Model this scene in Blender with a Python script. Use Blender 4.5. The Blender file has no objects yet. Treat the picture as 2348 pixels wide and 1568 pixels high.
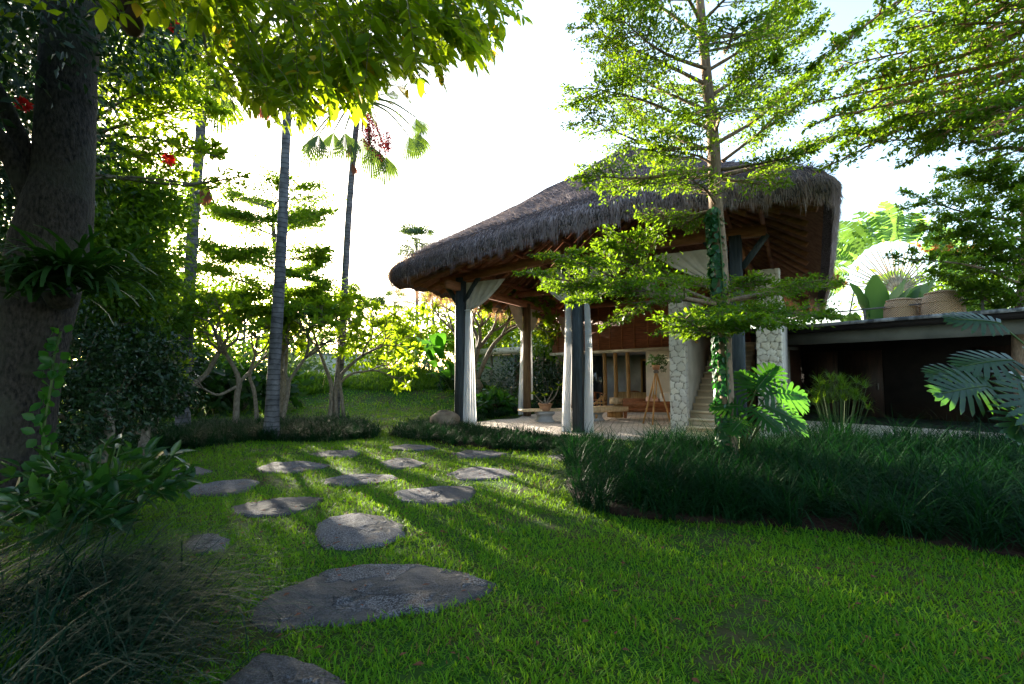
import bpy, math, numpy as np
from mathutils import Vector
PI = math.pi
rng = np.random.default_rng(7)
S = bpy.context.scene
COL = S.collection
A_ = lambda *v: np.array(v, dtype=float)
# ---------------------------------------------------------------- camera
F0, CX, CY, HORI, EYE = 1173.5, 1173.5, 784.0, 865.0, 1.4
PITCH = math.atan((HORI-CY)/F0)
RT, UP, FW = A_(1,0,0), A_(0,-math.sin(PITCH),math.cos(PITCH)), A_(0,math.cos(PITCH),math.sin(PITCH))
CAM = A_(0,0,EYE)
def ray(x, y): return FW + RT*((x-CX)/F0) + UP*((CY-y)/F0)
def at(x, y, Y):
    d = ray(x, y); return CAM + d*(Y/d[1])
def gnd(x, y, z=0.0):
    d = ray(x, y); return CAM + d*((z-EYE)/d[2])
cd = bpy.data.cameras.new('camera'); cam = bpy.data.objects.new('camera', cd); COL.objects.link(cam)
cam.location = CAM; cam.rotation_euler = (PI/2+PITCH, 0, 0)
cd.sensor_width = 36; cd.lens = 18.0; cd.clip_end = 2000; cd.clip_start = .02
S.camera = cam
# ---------------------------------------------------------------- mesh builder
def unit(v):
    v = np.asarray(v, float); return v/np.maximum(np.linalg.norm(v, axis=-1, keepdims=True), 1e-9)
class MB:
    def __init__(s): s.V=[]; s.F=[]; s.n=0
    def add(s, V, F):
        V = np.asarray(V, float).reshape(-1,3)
        for f in (F if isinstance(F, list) and len(F) and isinstance(F[0], np.ndarray) else [np.asarray(F)]):
            if len(f): s.F.append(f+s.n)
        s.V.append(V); s.n += len(V)
    def box(s, o, U, V, W):
        o,U,V,W = [np.asarray(q, float) for q in (o,U,V,W)]
        P = [o,o+U,o+U+V,o+V]; P = P+[p+W for p in P]
        s.add(P, np.array([[3,2,1,0],[4,5,6,7],[0,1,5,4],[1,2,6,5],[2,3,7,6],[3,0,4,7]]))
    def cbox(s, c, U, V, W):
        U,V,W = [np.asarray(q, float) for q in (U,V,W)]
        s.box(np.asarray(c,float)-(U+V+W)/2, U, V, W)
    def beam(s, a, b, w, h):
        a,b = np.asarray(a,float), np.asarray(b,float); d = unit(b-a)
        up = A_(0,0,1) if abs(d[2])<.95 else A_(1,0,0)
        sd = unit(np.cross(d, up)); up = np.cross(sd, d)
        s.box(a-sd*w/2-up*h/2, b-a, sd*w, up*h)
    def tube(s, P, R, n=6, cap=True, rough=0, squash=None):
        P = np.asarray(P, float); m = len(P)
        R = np.full(m, R) if np.isscalar(R) else np.asarray(R, float)
        T = unit(np.gradient(P, axis=0))
        ref = A_(0,0,1) if abs(T[0][2])<.9 else A_(1,0,0)
        N = unit(np.cross(np.cross(T, ref), T)); B = np.cross(T, N)
        a = np.arange(n)*2*PI/n
        rr = R[:,None]*(1+ (rng.uniform(-rough,rough,(m,n)) if rough else 0))
        V = P[:,None,:] + rr[...,None]*(np.cos(a)[None,:,None]*N[:,None,:]+np.sin(a)[None,:,None]*B[:,None,:])
        i = np.arange(m-1)[:,None]*n; j = np.arange(n)[None,:]; j2=(j+1)%n
        q = np.stack([i+j, i+j2, i+n+j2, i+n+j], -1).reshape(-1,4)
        V = V.reshape(-1,3)
        fs = [q]
        if cap and n>3:
            V = np.vstack([V, P[0], P[-1]]); c0=m*n; c1=c0+1; jj=np.arange(n); j2=(jj+1)%n
            fs.append(np.stack([np.full(n,c0), j2, jj],-1)); o=(m-1)*n
            fs.append(np.stack([np.full(n,c1), o+jj, o+j2],-1))
        s.add(V, fs)
    def build(s, name, mat, parent=None, smooth=False, loc=None):
        me = bpy.data.meshes.new(name)
        V = np.vstack(s.V) if s.V else np.zeros((0,3))
        off = np.zeros(3)
        q = parent
        while q is not None: off = off+np.array(q.location); q = q.parent
        if loc is not None: off = np.asarray(loc, float)
        V = V-off
        me.vertices.add(len(V)); me.vertices.foreach_set('co', V.ravel())
        loops = np.concatenate([f.ravel() for f in s.F]); tot = np.concatenate([np.full(len(f), f.shape[1]) for f in s.F])
        me.loops.add(len(loops)); me.loops.foreach_set('vertex_index', loops.astype(np.int32))
        me.polygons.add(len(tot)); st = np.concatenate([[0], np.cumsum(tot)[:-1]])
        me.polygons.foreach_set('loop_start', st.astype(np.int32))
        if smooth: me.polygons.foreach_set('use_smooth', np.ones(len(tot), bool))
        me.update(calc_edges=True); me.validate()
        me.materials.append(mat)
        o = bpy.data.objects.new(name, me); COL.objects.link(o)
        if parent is not None: o.parent = parent
        elif loc is not None: o.location = loc
        return o
def tag(o, label=None, cat=None, group=None, kind=None):
    for k, v in (('label',label),('category',cat),('group',group),('kind',kind)):
        if v: o[k] = v
    return o
def thing(name, loc, label, cat, group=None):
    o = bpy.data.objects.new(name, None); COL.objects.link(o); o.location = loc; o.empty_display_size=.2
    return tag(o, label, cat, group)
def copy_thing(o, loc, rz=0, label=None, sc=None):
    r = o.copy(); COL.objects.link(r); r.location = loc; r.rotation_euler = (0,0,rz)
    if sc: r.scale = (sc,)*3
    if label: r['label'] = label
    for ch in o.children:
        c = ch.copy(); COL.objects.link(c); c.parent = r
        for g in ch.children:
            d = g.copy(); COL.objects.link(d); d.parent = c
    return r
# ---------------------------------------------------------------- vector shapes
TA = (A_([0,0,0],[.12,.2,.03],[.38,.46,.07],[.7,.38,.05],[1,0,-.05],[.7,-.38,.05],[.38,-.46,.07],[.12,-.2,.03],[.38,0,-.02],[.7,0,-.03]),
      np.array([[0,1,8,8],[1,2,8,8]]))
TA = (TA[0].reshape(-1,3), [np.array([[0,1,2,8],[8,2,3,9],[0,8,6,7],[8,9,5,6]]), np.array([[9,3,4],[9,4,5]])])
TB = (np.array([[0,0,0],[.42,.5,.08],[1,0,-.04],[.42,-.5,.08]], float), [np.array([[0,1,2],[0,2,3]])])
def leaves(mb, P, D, N, L, W, T=TB):
    P,D,N = [np.asarray(q,float).reshape(-1,3) for q in (P,D,N)]
    n = len(P)
    if n == 0: return
    L = np.broadcast_to(np.asarray(L,float),(n,)); W = np.broadcast_to(np.asarray(W,float),(n,))
    D = unit(D); Sd = unit(np.cross(N, D)+1e-6); N = np.cross(D, Sd)
    tv, tf = T
    V = P[:,None]+D[:,None]*(tv[None,:,0:1]*L[:,None,None])+Sd[:,None]*(tv[None,:,1:2]*W[:,None,None])+N[:,None]*(tv[None,:,2:3]*L[:,None,None])
    k = len(tv); off = (np.arange(n)*k)[:,None,None]
    mb.add(V.reshape(-1,3), [(f[None]+off).reshape(-1,f.shape[1]) for f in tf])
def blades(mb, P, az, L, W, lean, bend, K=4, tipw=.12, twist=0):
    P = np.asarray(P,float).reshape(-1,3); n=len(P)
    b = lambda q: np.broadcast_to(np.asarray(q,float),(n,))
    az,L,W,lean,bend = map(b,(az,L,W,lean,bend))
    H = np.stack([np.cos(az),np.sin(az),0*az],1); Sd = np.stack([-np.sin(az+twist),np.cos(az+twist),0*az],1)
    pts=[P]; cur=P.copy()
    for k in range(K):
        th = lean+bend*((k+.5)/K)**1.3
        cur = cur + (H*np.sin(th)[:,None]+A_(0,0,1)*np.cos(th)[:,None])*(L/K)[:,None]; pts.append(cur)
    V=[]
    for k in range(K+1):
        w = W*(1-(k/K)**2*(1-tipw))*(0.6 if k==0 else 1)/2
        V += [pts[k]-Sd*w[:,None], pts[k]+Sd*w[:,None]]
    V = np.stack(V,1); m = 2*(K+1)
    f = np.array([[2*k,2*k+1,2*k+3,2*k+2] for k in range(K)])
    mb.add(V.reshape(-1,3), (f[None]+(np.arange(n)*m)[:,None,None]).reshape(-1,4))
def rdir(n): return unit(rng.normal(size=(n,3)))
def bez(pts, n=10):
    """smooth curve through points (Catmull-Rom)"""
    P = np.asarray(pts,float); P = np.vstack([2*P[0]-P[1],P,2*P[-1]-P[-2]]); out=[]
    for i in range(1,len(P)-2):
        for t in np.linspace(0,1,n,endpoint=False):
            a,b,c,d = P[i-1:i+3]
            out.append(.5*((2*b)+(-a+c)*t+(2*a-5*b+4*c-d)*t*t+(-a+3*b-3*c+d)*t**3))
    out.append(P[-2]); return np.array(out)
def spray(wood, leaf, a, b, width, nl, Ls, r0=.03, sag=.0, flat=.25, T=TB, ntw=14, up=.35, start=.25, curve=None, wob=.05):
    """a flat leafy bough from a to b with side twigs; leaves sit along the twigs"""
    a=np.asarray(a,float); b=np.asarray(b,float); ln=np.linalg.norm(b-a)
    mid=(a+b)/2+rng.normal(size=3)*ln*wob+A_(0,0,sag*ln)
    C = bez([a,mid,b] if curve is None else [a]+list(curve)+[b],8)
    wood.tube(C, np.linspace(r0,.004,len(C)), 5, rough=.1)
    T0 = unit(np.gradient(C,axis=0)); per = max(3,int(nl/ntw/2.2))
    for i in range(ntw):
        f = start+(1-start)*(i+rng.random())/ntw; k=min(int(f*(len(C)-1)),len(C)-2); p=C[k]+(C[k+1]-C[k])*(f*(len(C)-1)-k)
        t = T0[k]; sd = unit(np.cross(t,A_(0,0,1)))*(1 if i%2 else -1)
        d = unit(t*rng.uniform(.3,.9)+sd*rng.uniform(.6,1.1)+A_(0,0,rng.normal()*flat))
        l = width*(.35+.65*math.sin(PI*min(1,(f*.85+.12))))*rng.uniform(.6,1.15)
        q = p+d*l; m=(p+q)/2+A_(0,0,l*rng.uniform(-.05,.12))
        c = bez([p,m,q],4); wood.tube(c, np.linspace(r0*.28+.002,.002,len(c)),3,cap=False)
        # sub twigs
        subs=[c]
        for _ in range(3):
            kk=rng.integers(1,len(c)-1); s2=unit(d+unit(np.cross(d,A_(0,0,1)))*rng.choice([-1,1])*rng.uniform(.6,1.2)+A_(0,0,rng.normal()*flat))
            e=c[kk]+s2*l*rng.uniform(.25,.5); cc=np.array([c[kk],(c[kk]+e)/2+A_(0,0,.02),e]); subs.append(cc)
            wood.tube(cc,.0025,3,cap=False)
        for c2 in subs:
            n = per if c2 is c else max(2,int(per*.45))
            ff = rng.uniform(.1,1.0,n)*(len(c2)-1); k2=np.minimum(ff.astype(int),len(c2)-2)
            pp=c2[k2]+(c2[k2+1]-c2[k2])*(ff-k2)[:,None]+rng.normal(size=(n,3))*l*A_(.11,.11,.05)
            dd=unit(d+rng.normal(size=(n,3))*.75); nn=unit(A_(0,0,1)+rng.normal(size=(n,3))*up)
            L=Ls*rng.uniform(.65,1.25,n); leaves(leaf,pp,dd,nn,L,L*.52,T)
def blob(leaf, c, R, ncl, per, Ls, asp=.5, shell=.55, T=TB, droop=.3, clr=.16, upn=.6):
    """irregular foliage mass: leaf clumps spread through an ellipsoid"""
    c=np.asarray(c,float); R=np.asarray(R,float)
    d=rdir(ncl); r=rng.uniform(shell**3,1,ncl)**(1/3)
    ph=rng.uniform(0,6,6)
    lump=1+.16*np.sin(3*d[:,0]*2+ph[0])*np.sin(5*d[:,1]+ph[1])+.14*np.sin(7*d[:,2]+4*d[:,0]+ph[2])+.08*np.sin(11*d[:,1]+ph[3])
    cc=c+d*R*(r*lump)[:,None]
    n=ncl*per; cr=np.repeat(cc,per,0)
    s=clr*np.mean(R)*np.repeat(rng.uniform(.6,1.5,ncl),per)[:,None]
    P=cr+rng.normal(size=(n,3))*s*A_(1,1,.6)
    out=np.repeat(d,per,0)
    D=unit(out*.7+rng.normal(size=(n,3))*.7-A_(0,0,droop)); N=unit(A_(0,0,upn)+out*.5+rng.normal(size=(n,3))*.5)
    L=Ls*rng.uniform(.6,1.3,n); leaves(leaf,P,D,N,L,L*asp,T)
    return cc
def fan_leaf(leaf, stem, base, d, pet, R, nseg=26, spread=1.45, droop=.5, w=.06):
    spread*=.8; w*=.72
    base=np.asarray(base,float); d=unit(d); hub=base+d*pet-A_(0,0,pet*.12)
    stem.tube(bez([base,base+d*pet*.55+A_(0,0,.03),hub],5), np.linspace(.022,.012,11),4)
    ref=A_(0,0,1) if abs(d[2])<.9 else A_(0,1,0)
    sd=unit(np.cross(d,ref)); nrm=np.cross(sd,d)
    for i,a in enumerate(np.linspace(-spread,spread,nseg)):
        dd=unit(d*math.cos(a)+sd*math.sin(a)+nrm*.12*abs(math.sin(a))); l=R*(1-.18*abs(a)/spread)*rng.uniform(.9,1.08)
        s2=unit(np.cross(nrm,dd))
        p0=hub; p1=hub+dd*l*.5-A_(0,0,droop*l*.08); p2=hub+dd*l*.8-A_(0,0,droop*l*.3); p3=hub+unit(dd-A_(0,0,droop*.8))*l*.98-A_(0,0,droop*l*.25)
        f_=nrm*(.035*l*(1 if i%2 else -1)); p1=p1+f_; p2=p2+f_*.6; p3=p3-f_*.4
        V=[p0,p1-s2*w*l/2,p1+s2*w*l/2,p2-s2*w*l*.35,p2+s2*w*l*.35,p3]
        leaf.add(V,[np.array([[0,1,2],[3,5,4]]),np.array([[1,3,4,2]])])
    return hub
def feather(leaf, stem, base, tip, n, Ll, w, sag=.1, T=TB, hang=.2, r=.008, face=0.):
    """pinnate leaf / frond along an arching rachis"""
    base=np.asarray(base,float); tip=np.asarray(tip,float); ln=np.linalg.norm(tip-base)
    C=bez([base,(base+tip)/2+A_(0,0,sag*ln),tip],6); stem.tube(C,np.linspace(r,r*.4,len(C)),3,cap=False)
    f=np.linspace(.12,.98,n)*(len(C)-1); k=np.minimum(f.astype(int),len(C)-2); p=C[k]+(C[k+1]-C[k])*(f-k)[:,None]
    t=unit(np.gradient(C,axis=0))[k]; up=A_(0,0,1)
    sd=unit(np.cross(t,up))
    for s in (-1,1):
        L=Ll*(1-.35*np.abs(np.linspace(-1,1,n))**2)*rng.uniform(.88,1.1,n)
        D=unit(t*rng.uniform(.35,.6)+sd*s+rng.normal(size=(n,3))*.1-up*hang); N=unit(up*(1-face*.6)+A_(.2,-1,0)*face+rng.normal(size=(n,3))*(.25+.3*face)+sd*s*.3)
        leaves(leaf,p,D,N,L,L*w,T)
    leaves(leaf,p[-1:],t[-1:],up[None],Ll,Ll*w,T)
# ---------------------------------------------------------------- materials
class NT:
    def __init__(s,name):
        s.m=bpy.data.materials.new(name); s.m.use_nodes=True; s.t=s.m.node_tree; s.t.nodes.clear()
        s.out=s.n('OutputMaterial')
    def n(s,t,**kw):
        nd=s.t.nodes.new('ShaderNode'+t)
        for k,v in kw.items():
            if k.startswith('i_'):
                k=k[2:]; k=int(k) if k.isdigit() else k.replace('_',' ')
                s.set(nd.inputs[k],v)
            else: setattr(nd,k,v)
        return nd
    def set(s,i,v):
        if isinstance(v,bpy.types.NodeSocket): s.t.links.new(v,i)
        elif isinstance(v,tuple) and len(v)==3 and i.type=='RGBA': i.default_value=(*v,1)
        else: i.default_value=v
    def pos(s): return s.n('NewGeometry').outputs['Position']
    def isl(s): return s.n('NewGeometry').outputs['Random Per Island']
    def noise(s,scale,detail=4,vec=None,rough=.55,sc3=None):
        v=vec or s.pos()
        if sc3: v=s.n('Mapping',i_Vector=v,i_Scale=sc3).outputs[0]
        return s.n('TexNoise',i_Vector=v,i_Scale=scale,i_Detail=detail,i_Roughness=rough).outputs[0]
    def ramp(s,f,st):
        r=s.n('ValToRGB',i_Fac=f); e=r.color_ramp.elements
        while len(e)<len(st): e.new(.5)
        for q,(p,c) in zip(e,st): q.position=p; q.color=(*c,1) if len(c)==3 else c
        return r.outputs[0]
    def mix(s,f,a,b,mode='MIX'):
        m=s.n('Mix',data_type='RGBA',blend_type=mode); s.set(m.inputs[0],f); s.set(m.inputs[6],a); s.set(m.inputs[7],b); return m.outputs[2]
    def math(s,op,a,b=0): return s.n('Math',operation=op,i_0=a,i_1=b).outputs[0]
    def bump(s,h,strength=.5,dist=.02): return s.n('Bump',i_Height=h,i_Strength=strength,i_Distance=dist).outputs[0]
    def pbr(s,col,rough=.7,bump=None,spec=.3,metal=0):
        b=s.n('BsdfPrincipled',i_Base_Color=col,i_Roughness=rough,i_Metallic=metal); b.inputs['Specular IOR Level'].default_value=spec
        if bump is not None: s.set(b.inputs['Normal'],bump)
        s.t.links.new(b.outputs[0],s.out.inputs[0]); return b
def leafmat(name, c1, c2, tr, tf=.42, rough=.45, spec=.35, odd=None, oddp=.03, nsc=1.5):
    t=NT(name); f=t.isl(); nz=t.noise(nsc,2)
    col=t.mix(t.math('ADD',t.math('MULTIPLY',f,.6),t.math('MULTIPLY',t.ramp(nz,[(.35,(0,0,0)),(.65,(1,1,1))]),.4)),c1,c2)
    trc=t.mix(f,tr,tuple(x*.6 for x in tr))
    if odd:
        g=t.math('LESS_THAN',f,oddp); col=t.mix(g,col,odd); trc=t.mix(g,trc,odd)
    b=t.pbr(col,rough,None,spec); tl=t.n('BsdfTranslucent',i_Color=trc)
    mx=t.n('MixShader',i_0=tf,i_1=b.outputs[0],i_2=tl.outputs[0]); t.t.links.new(mx.outputs[0],t.out.inputs[0]); return t.m
def simple(name,c1,c2,scale=6,rough=.7,sc3=None,bs=.4,bd=.01,spec=.25,detail=5,lo=.35,hi=.65):
    t=NT(name); n=t.noise(scale,detail,sc3=sc3); col=t.ramp(n,[(lo,c1),(hi,c2)])
    t.pbr(col,rough,t.bump(n,bs,bd),spec); return t.m
M={}
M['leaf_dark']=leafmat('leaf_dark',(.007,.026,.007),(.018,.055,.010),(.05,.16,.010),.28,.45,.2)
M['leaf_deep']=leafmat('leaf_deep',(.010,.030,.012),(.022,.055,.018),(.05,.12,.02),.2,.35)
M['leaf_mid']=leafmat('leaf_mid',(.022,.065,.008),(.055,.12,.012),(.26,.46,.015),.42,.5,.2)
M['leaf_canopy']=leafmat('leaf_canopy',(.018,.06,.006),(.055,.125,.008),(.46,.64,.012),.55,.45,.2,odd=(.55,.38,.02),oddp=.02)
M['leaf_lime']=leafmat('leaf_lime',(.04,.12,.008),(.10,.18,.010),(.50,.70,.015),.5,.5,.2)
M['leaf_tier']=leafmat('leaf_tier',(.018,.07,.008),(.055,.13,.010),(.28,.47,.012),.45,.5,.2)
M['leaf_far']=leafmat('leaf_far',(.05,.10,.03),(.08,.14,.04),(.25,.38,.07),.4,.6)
M['leaf_palm']=leafmat('leaf_palm',(.018,.05,.018),(.035,.08,.02),(.16,.26,.02),.35,.5)
M['leaf_banana']=leafmat('leaf_banana',(.03,.09,.03),(.06,.14,.035),(.22,.42,.06),.4,.4)
M['leaf_gloss']=leafmat('leaf_gloss',(.008,.045,.008),(.018,.08,.012),(.12,.36,.02),.36,.36,.25)
M['leaf_gloss_dark']=leafmat('leaf_gloss_dark',(.006,.028,.008),(.013,.052,.012),(.12,.34,.02),.25,.3,.4)
M['leaf_ivy']=leafmat('leaf_ivy',(.008,.05,.018),(.022,.10,.025),(.05,.26,.03),.3,.35,.35)
M['leaf_orange']=leafmat('leaf_orange',(.35,.12,.03),(.4,.2,.04),(.6,.25,.05),.4)
M['dead_palm']=leafmat('dead_palm',(.12,.05,.03),(.2,.08,.05),(.35,.10,.06),.35,.8,.1)
M['red_fruit']=leafmat('red_fruit',(.16,.012,.015),(.30,.03,.035),(.28,.03,.03),.25)
M['red_flower']=leafmat('red_flower',(.6,.02,.015),(.75,.05,.02),(.8,.03,.03),.45)
M['blade']=leafmat('blade',(.0025,.015,.006),(.006,.032,.009),(.02,.12,.012),.16,.6,.06)
M['blade_fine']=leafmat('blade_fine',(.002,.015,.009),(.006,.030,.016),(.015,.10,.03),.12,.45,.12)  # cool dark green of the long fine grass clumps
M['lawn']=leafmat('lawn',(.022,.112,.006),(.100,.235,.010),(.32,.56,.012),.38,.6,.1,odd=(.16,.10,.04),oddp=.035,nsc=.6)
def bark(name,c1,c2,sc3=(6,6,1.2),lich=None,bd=.02):
    t=NT(name); n=t.noise(4,8,sc3=sc3); n2=t.noise(1.6,3)
    col=t.ramp(n,[(.3,c1),(.7,c2)])
    if lich: col=t.mix(t.ramp(n2,[(.48,(0,0,0)),(.62,(1,1,1))]),col,lich)
    t.pbr(col,.85,t.bump(n,.6,bd),.15); return t.m
M['bark_big']=bark('bark_big',(.008,.007,.008),(.060,.050,.046),(9,9,4),(.045,.044,.035),.08)
M['bark_slim']=bark('bark_slim',(.10,.07,.05),(.28,.20,.14),(8,8,2))
M['bark_grey']=bark('bark_grey',(.09,.075,.06),(.26,.22,.18),(5,5,3))
M['bark_red']=bark('bark_red',(.12,.06,.035),(.34,.20,.12),(6,6,3))
def palmbark():
    t=NT('palm_bark'); z=t.n('SeparateXYZ',i_0=t.pos()).outputs[2]
    n=t.noise(3,5); w=t.math('FRACT',t.math('ADD',t.math('MULTIPLY',z,8.5),t.math('MULTIPLY',n,1.1)))
    ring=t.ramp(w,[(0,(.25,.25,.25)),(.14,(1,1,1)),(.8,(.9,.9,.9)),(1,(.4,.4,.4))])
    col=t.mix(1.0,t.ramp(t.noise(5,6),[(.3,(.05,.05,.058)),(.7,(.17,.165,.185))]),ring,'MULTIPLY')
    t.pbr(col,.85,t.bump(ring,.5,.015),.15); return t.m
M['palm_bark']=palmbark()
def groundmat():
    t=NT('soil'); n=t.noise(1.2,5); n2=t.noise(30,3)
    col=t.mix(t.ramp(n,[(.42,(0,0,0)),(.62,(1,1,1))]),(.014,.06,.005),(.05,.035,.02))
    col=t.mix(t.math('MULTIPLY',n2,.5),col,(.03,.07,.008)); t.pbr(col,.95,t.bump(n2,.8,.02),.1); return t.m
M['soil']=groundmat()
M['mulch']=simple('mulch',(.008,.005,.004),(.028,.016,.012),25,.95,None,.8,.02,.1)
def stonemat():
    t=NT('step_stone'); n=t.noise(2.2,7); f=t.noise(90,3); r=t.noise(9,6,sc3=(1,3,1))
    col=t.ramp(n,[(.35,(.014,.013,.017)),(.5,(.040,.036,.044)),(.66,(.10,.09,.10))])
    col=t.mix(t.ramp(f,[(.47,(0,0,0)),(.58,(.8,.8,.8))]),col,(.17,.165,.19))
    sd=t.ramp(t.noise(3,4),[(.6,(0,0,0)),(.75,(.5,.5,.5))]); col=t.mix(sd,col,(.22,.13,.08))
    pt=t.ramp(t.noise(1.1,5,rough=.62),[(.49,(0,0,0)),(.515,(1,1,1))]); col=t.mix(t.math('MULTIPLY',pt,.62),col,(.030,.024,.022)); h=t.math('ADD',t.math('MULTIPLY',r,.7),t.math('MULTIPLY',f,.35)); h=t.math('SUBTRACT',h,t.math('MULTIPLY',pt,1.1)); t.pbr(col,.8,t.bump(h,.9,.025),.3); return t.m
M['step_stone']=stonemat()
M['boulder']=simple('boulder',(.10,.07,.05),(.24,.18,.13),3,.9,None,.7,.02)
def thatchmat(nm='thatch',tc=(.42,.36,.36),tf=.12):
    t=NT(nm); f=t.isl(); n=t.noise(.9,5)
    col=t.mix(f,(.07,.06,.07),(.48,.42,.46)); col=t.mix(t.ramp(n,[(.35,(0,0,0)),(.7,(.55,.55,.55))]),col,(.2,.155,.155))
    b=t.pbr(col,.9,None,.1); tl=t.n('BsdfTranslucent',i_Color=tc); mx=t.n('MixShader',i_0=tf,i_1=b.outputs[0],i_2=tl.outputs[0]); t.t.links.new(mx.outputs[0],t.out.inputs[0]); return t.m
M['thatch']=thatchmat(); M['thatch_fringe']=thatchmat('thatch_fringe',(.75,.42,.18),.25)
M['thatch_base']=simple('thatch_base',(.06,.045,.045),(.17,.135,.14),14,.95,(3,3,1),1,.05,.05)
M['soffit']=simple('soffit',(.12,.054,.028),(.21,.098,.052),10,.9,(1,1,.3),.4,.01)
M['rafter']=simple('rafter',(.20,.075,.04),(.33,.14,.07),8,.7,(.4,.4,2))
M['post_dark']=simple('post_dark',(.018,.026,.034),(.05,.062,.075),5,.6,(6,6,.5),.5,.01,.3)
M['post_warm']=simple('post_warm',(.10,.06,.035),(.22,.14,.08),5,.7,(6,6,.5))
def cloth():
    t=NT('curtain_cloth'); n=t.noise(3,3); b=t.pbr(t.ramp(n,[(.3,(.72,.73,.78)),(.7,(.82,.83,.87))]),.85,None,.1)
    tl=t.n('BsdfTranslucent',i_Color=(.85,.83,.8)); mx=t.n('MixShader',i_0=.4,i_1=b.outputs[0],i_2=tl.outputs[0]); t.t.links.new(mx.outputs[0],t.out.inputs[0]); return t.m
M['cloth']=cloth()
M['cloth_tan']=simple('cloth_tan',(.42,.36,.30),(.52,.46,.40),5,.9)
def rubble():
    t=NT('rubble_stone'); at_=t.n('Attribute',attribute_name='stone_colour'); n=t.noise(26,6)
    col=t.mix(t.math('MULTIPLY',n,.5),at_.outputs[0],(.45,.38,.31)); t.pbr(col,.9,t.bump(n,.7,.02),.15); return t.m
M['rubble']=rubble()
M['plaster']=simple('plaster',(.42,.38,.33),(.54,.49,.43),2,.9,None,.15,.005)
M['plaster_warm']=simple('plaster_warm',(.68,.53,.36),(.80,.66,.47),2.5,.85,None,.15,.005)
M['riser']=simple('riser',(.52,.40,.27),(.62,.49,.34),2.5,.85,None,.15,.005)  # darker tan stands in for the shadow under the tread nosings
M['plaster_grey']=simple('plaster_grey',(.25,.25,.26),(.36,.36,.37),2,.9)
M['concrete_edge']=simple('concrete_edge',(.10,.11,.12),(.42,.44,.46),5,.9,(1,1,.5),.5,.01,.2,8,.42,.6)
M['fascia']=simple('fascia',(.085,.09,.08),(.13,.135,.12),1.5,.8)
M['beam_pale']=simple('beam_pale',(.40,.34,.27),(.60,.52,.42),3,.85,(1,1,4))
M['dark_room']=simple('dark_room',(.012,.010,.010),(.022,.018,.016),2,.8)  # near-black base puts the shade of the unlit porch into the colour
M['door_dark']=simple('door_dark',(.012,.008,.007),(.035,.018,.013),4,.6,(3,3,.4))
M['dark_wood']=simple('dark_wood',(.035,.016,.011),(.075,.034,.022),4,.55,(3,3,.4))
def planks():
    t=NT('red_planks'); z=t.n('SeparateXYZ',i_0=t.pos()).outputs[2]
    w=t.math('FRACT',t.math('MULTIPLY',z,6.6)); g=t.ramp(w,[(0,(.2,.2,.2)),(.07,(1,1,1)),(.95,(1,1,1)),(1,(.3,.3,.3))])
    col=t.mix(1.0,t.ramp(t.noise(3,6,sc3=(1,1,10)),[(.3,(.14,.043,.02)),(.7,(.28,.095,.045))]),g,'MULTIPLY'); t.pbr(col,.6,t.bump(g,.6,.01),.3); return t.m
M['planks']=planks()
M['timber']=simple('timber',(.32,.17,.06),(.52,.30,.12),4,.6,(5,5,.5))
M['timber_pale']=simple('timber_pale',(.48,.34,.2),(.68,.52,.34),4,.65,(4,4,2))
M['timber_red']=simple('timber_red',(.22,.075,.03),(.36,.14,.06),4,.5,(2,2,8))
def tiles():
    t=NT('terrace_tile'); r=t.n('Mapping',i_Vector=t.pos(),i_Rotation=(0,0,.26)).outputs[0]
    b=t.n('TexBrick',i_Vector=r,i_Scale=1.,i_Color1=(.66,.53,.44),i_Color2=(.52,.41,.34),i_Mortar=(.24,.19,.16)); b.inputs['Mortar Size'].default_value=.02; b.inputs['Brick Width'].default_value=.3; b.inputs['Row Height'].default_value=.15
    n=t.noise(2,5); col=t.mix(t.math('MULTIPLY',n,.4),b.outputs[0],(.55,.47,.42)); t.pbr(col,.65,t.bump(b.outputs[1],-.4,.01),.3); return t.m
M['tiles']=tiles()
M['paving']=simple('paving',(.50,.42,.34),(.66,.58,.48),3,.85)
M['terracotta']=simple('terracotta',(.28,.14,.08),(.42,.24,.14),5,.8)
M['wicker']=None
def wicker():
    t=NT('wicker'); p=t.n('SeparateXYZ',i_0=t.n('TexCoord').outputs['Object']).outputs; ang=t.math('ARCTAN2',p[1],p[0])
    a=t.math('SINE',t.math('MULTIPLY',ang,44)); b=t.math('SINE',t.math('MULTIPLY',p[2],120)); h=t.math('MULTIPLY',a,b)
    col=t.ramp(t.math('ADD',t.math('MULTIPLY',h,.5),.5),[(.2,(.22,.13,.07)),(.6,(.70,.48,.30))]); t.pbr(col,.8,t.bump(h,1,.01),.2); return t.m
M['wicker']=wicker()
M['metal_rail']=simple('metal_rail',(.10,.09,.09),(.2,.18,.17),8,.6)
M['petiole']=simple('petiole',(.20,.22,.08),(.34,.36,.12),6,.5)
M['petiole_grey']=simple('petiole_grey',(.22,.17,.12),(.36,.30,.22),6,.6)
M['stem']=simple('stem',(.03,.06,.015),(.07,.11,.03),6,.6)
M['white_cloth']=simple('white_cloth',(.7,.68,.66),(.8,.78,.76),4,.9)
M['pink_cloth']=simple('pink_cloth',(.55,.32,.27),(.68,.45,.38),4,.9)
def glassm():
    t=NT('window_glass'); t.pbr((.02,.025,.03),.08,None,.6); return t.m
M['glass']=glassm()
M['thatch_far']=simple('thatch_far',(.22,.21,.24),(.36,.34,.38),14,.95,(3,3,1),.8,.04)
SUN_E,SKY_S,EXPO=5.0,.10,3.05
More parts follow.
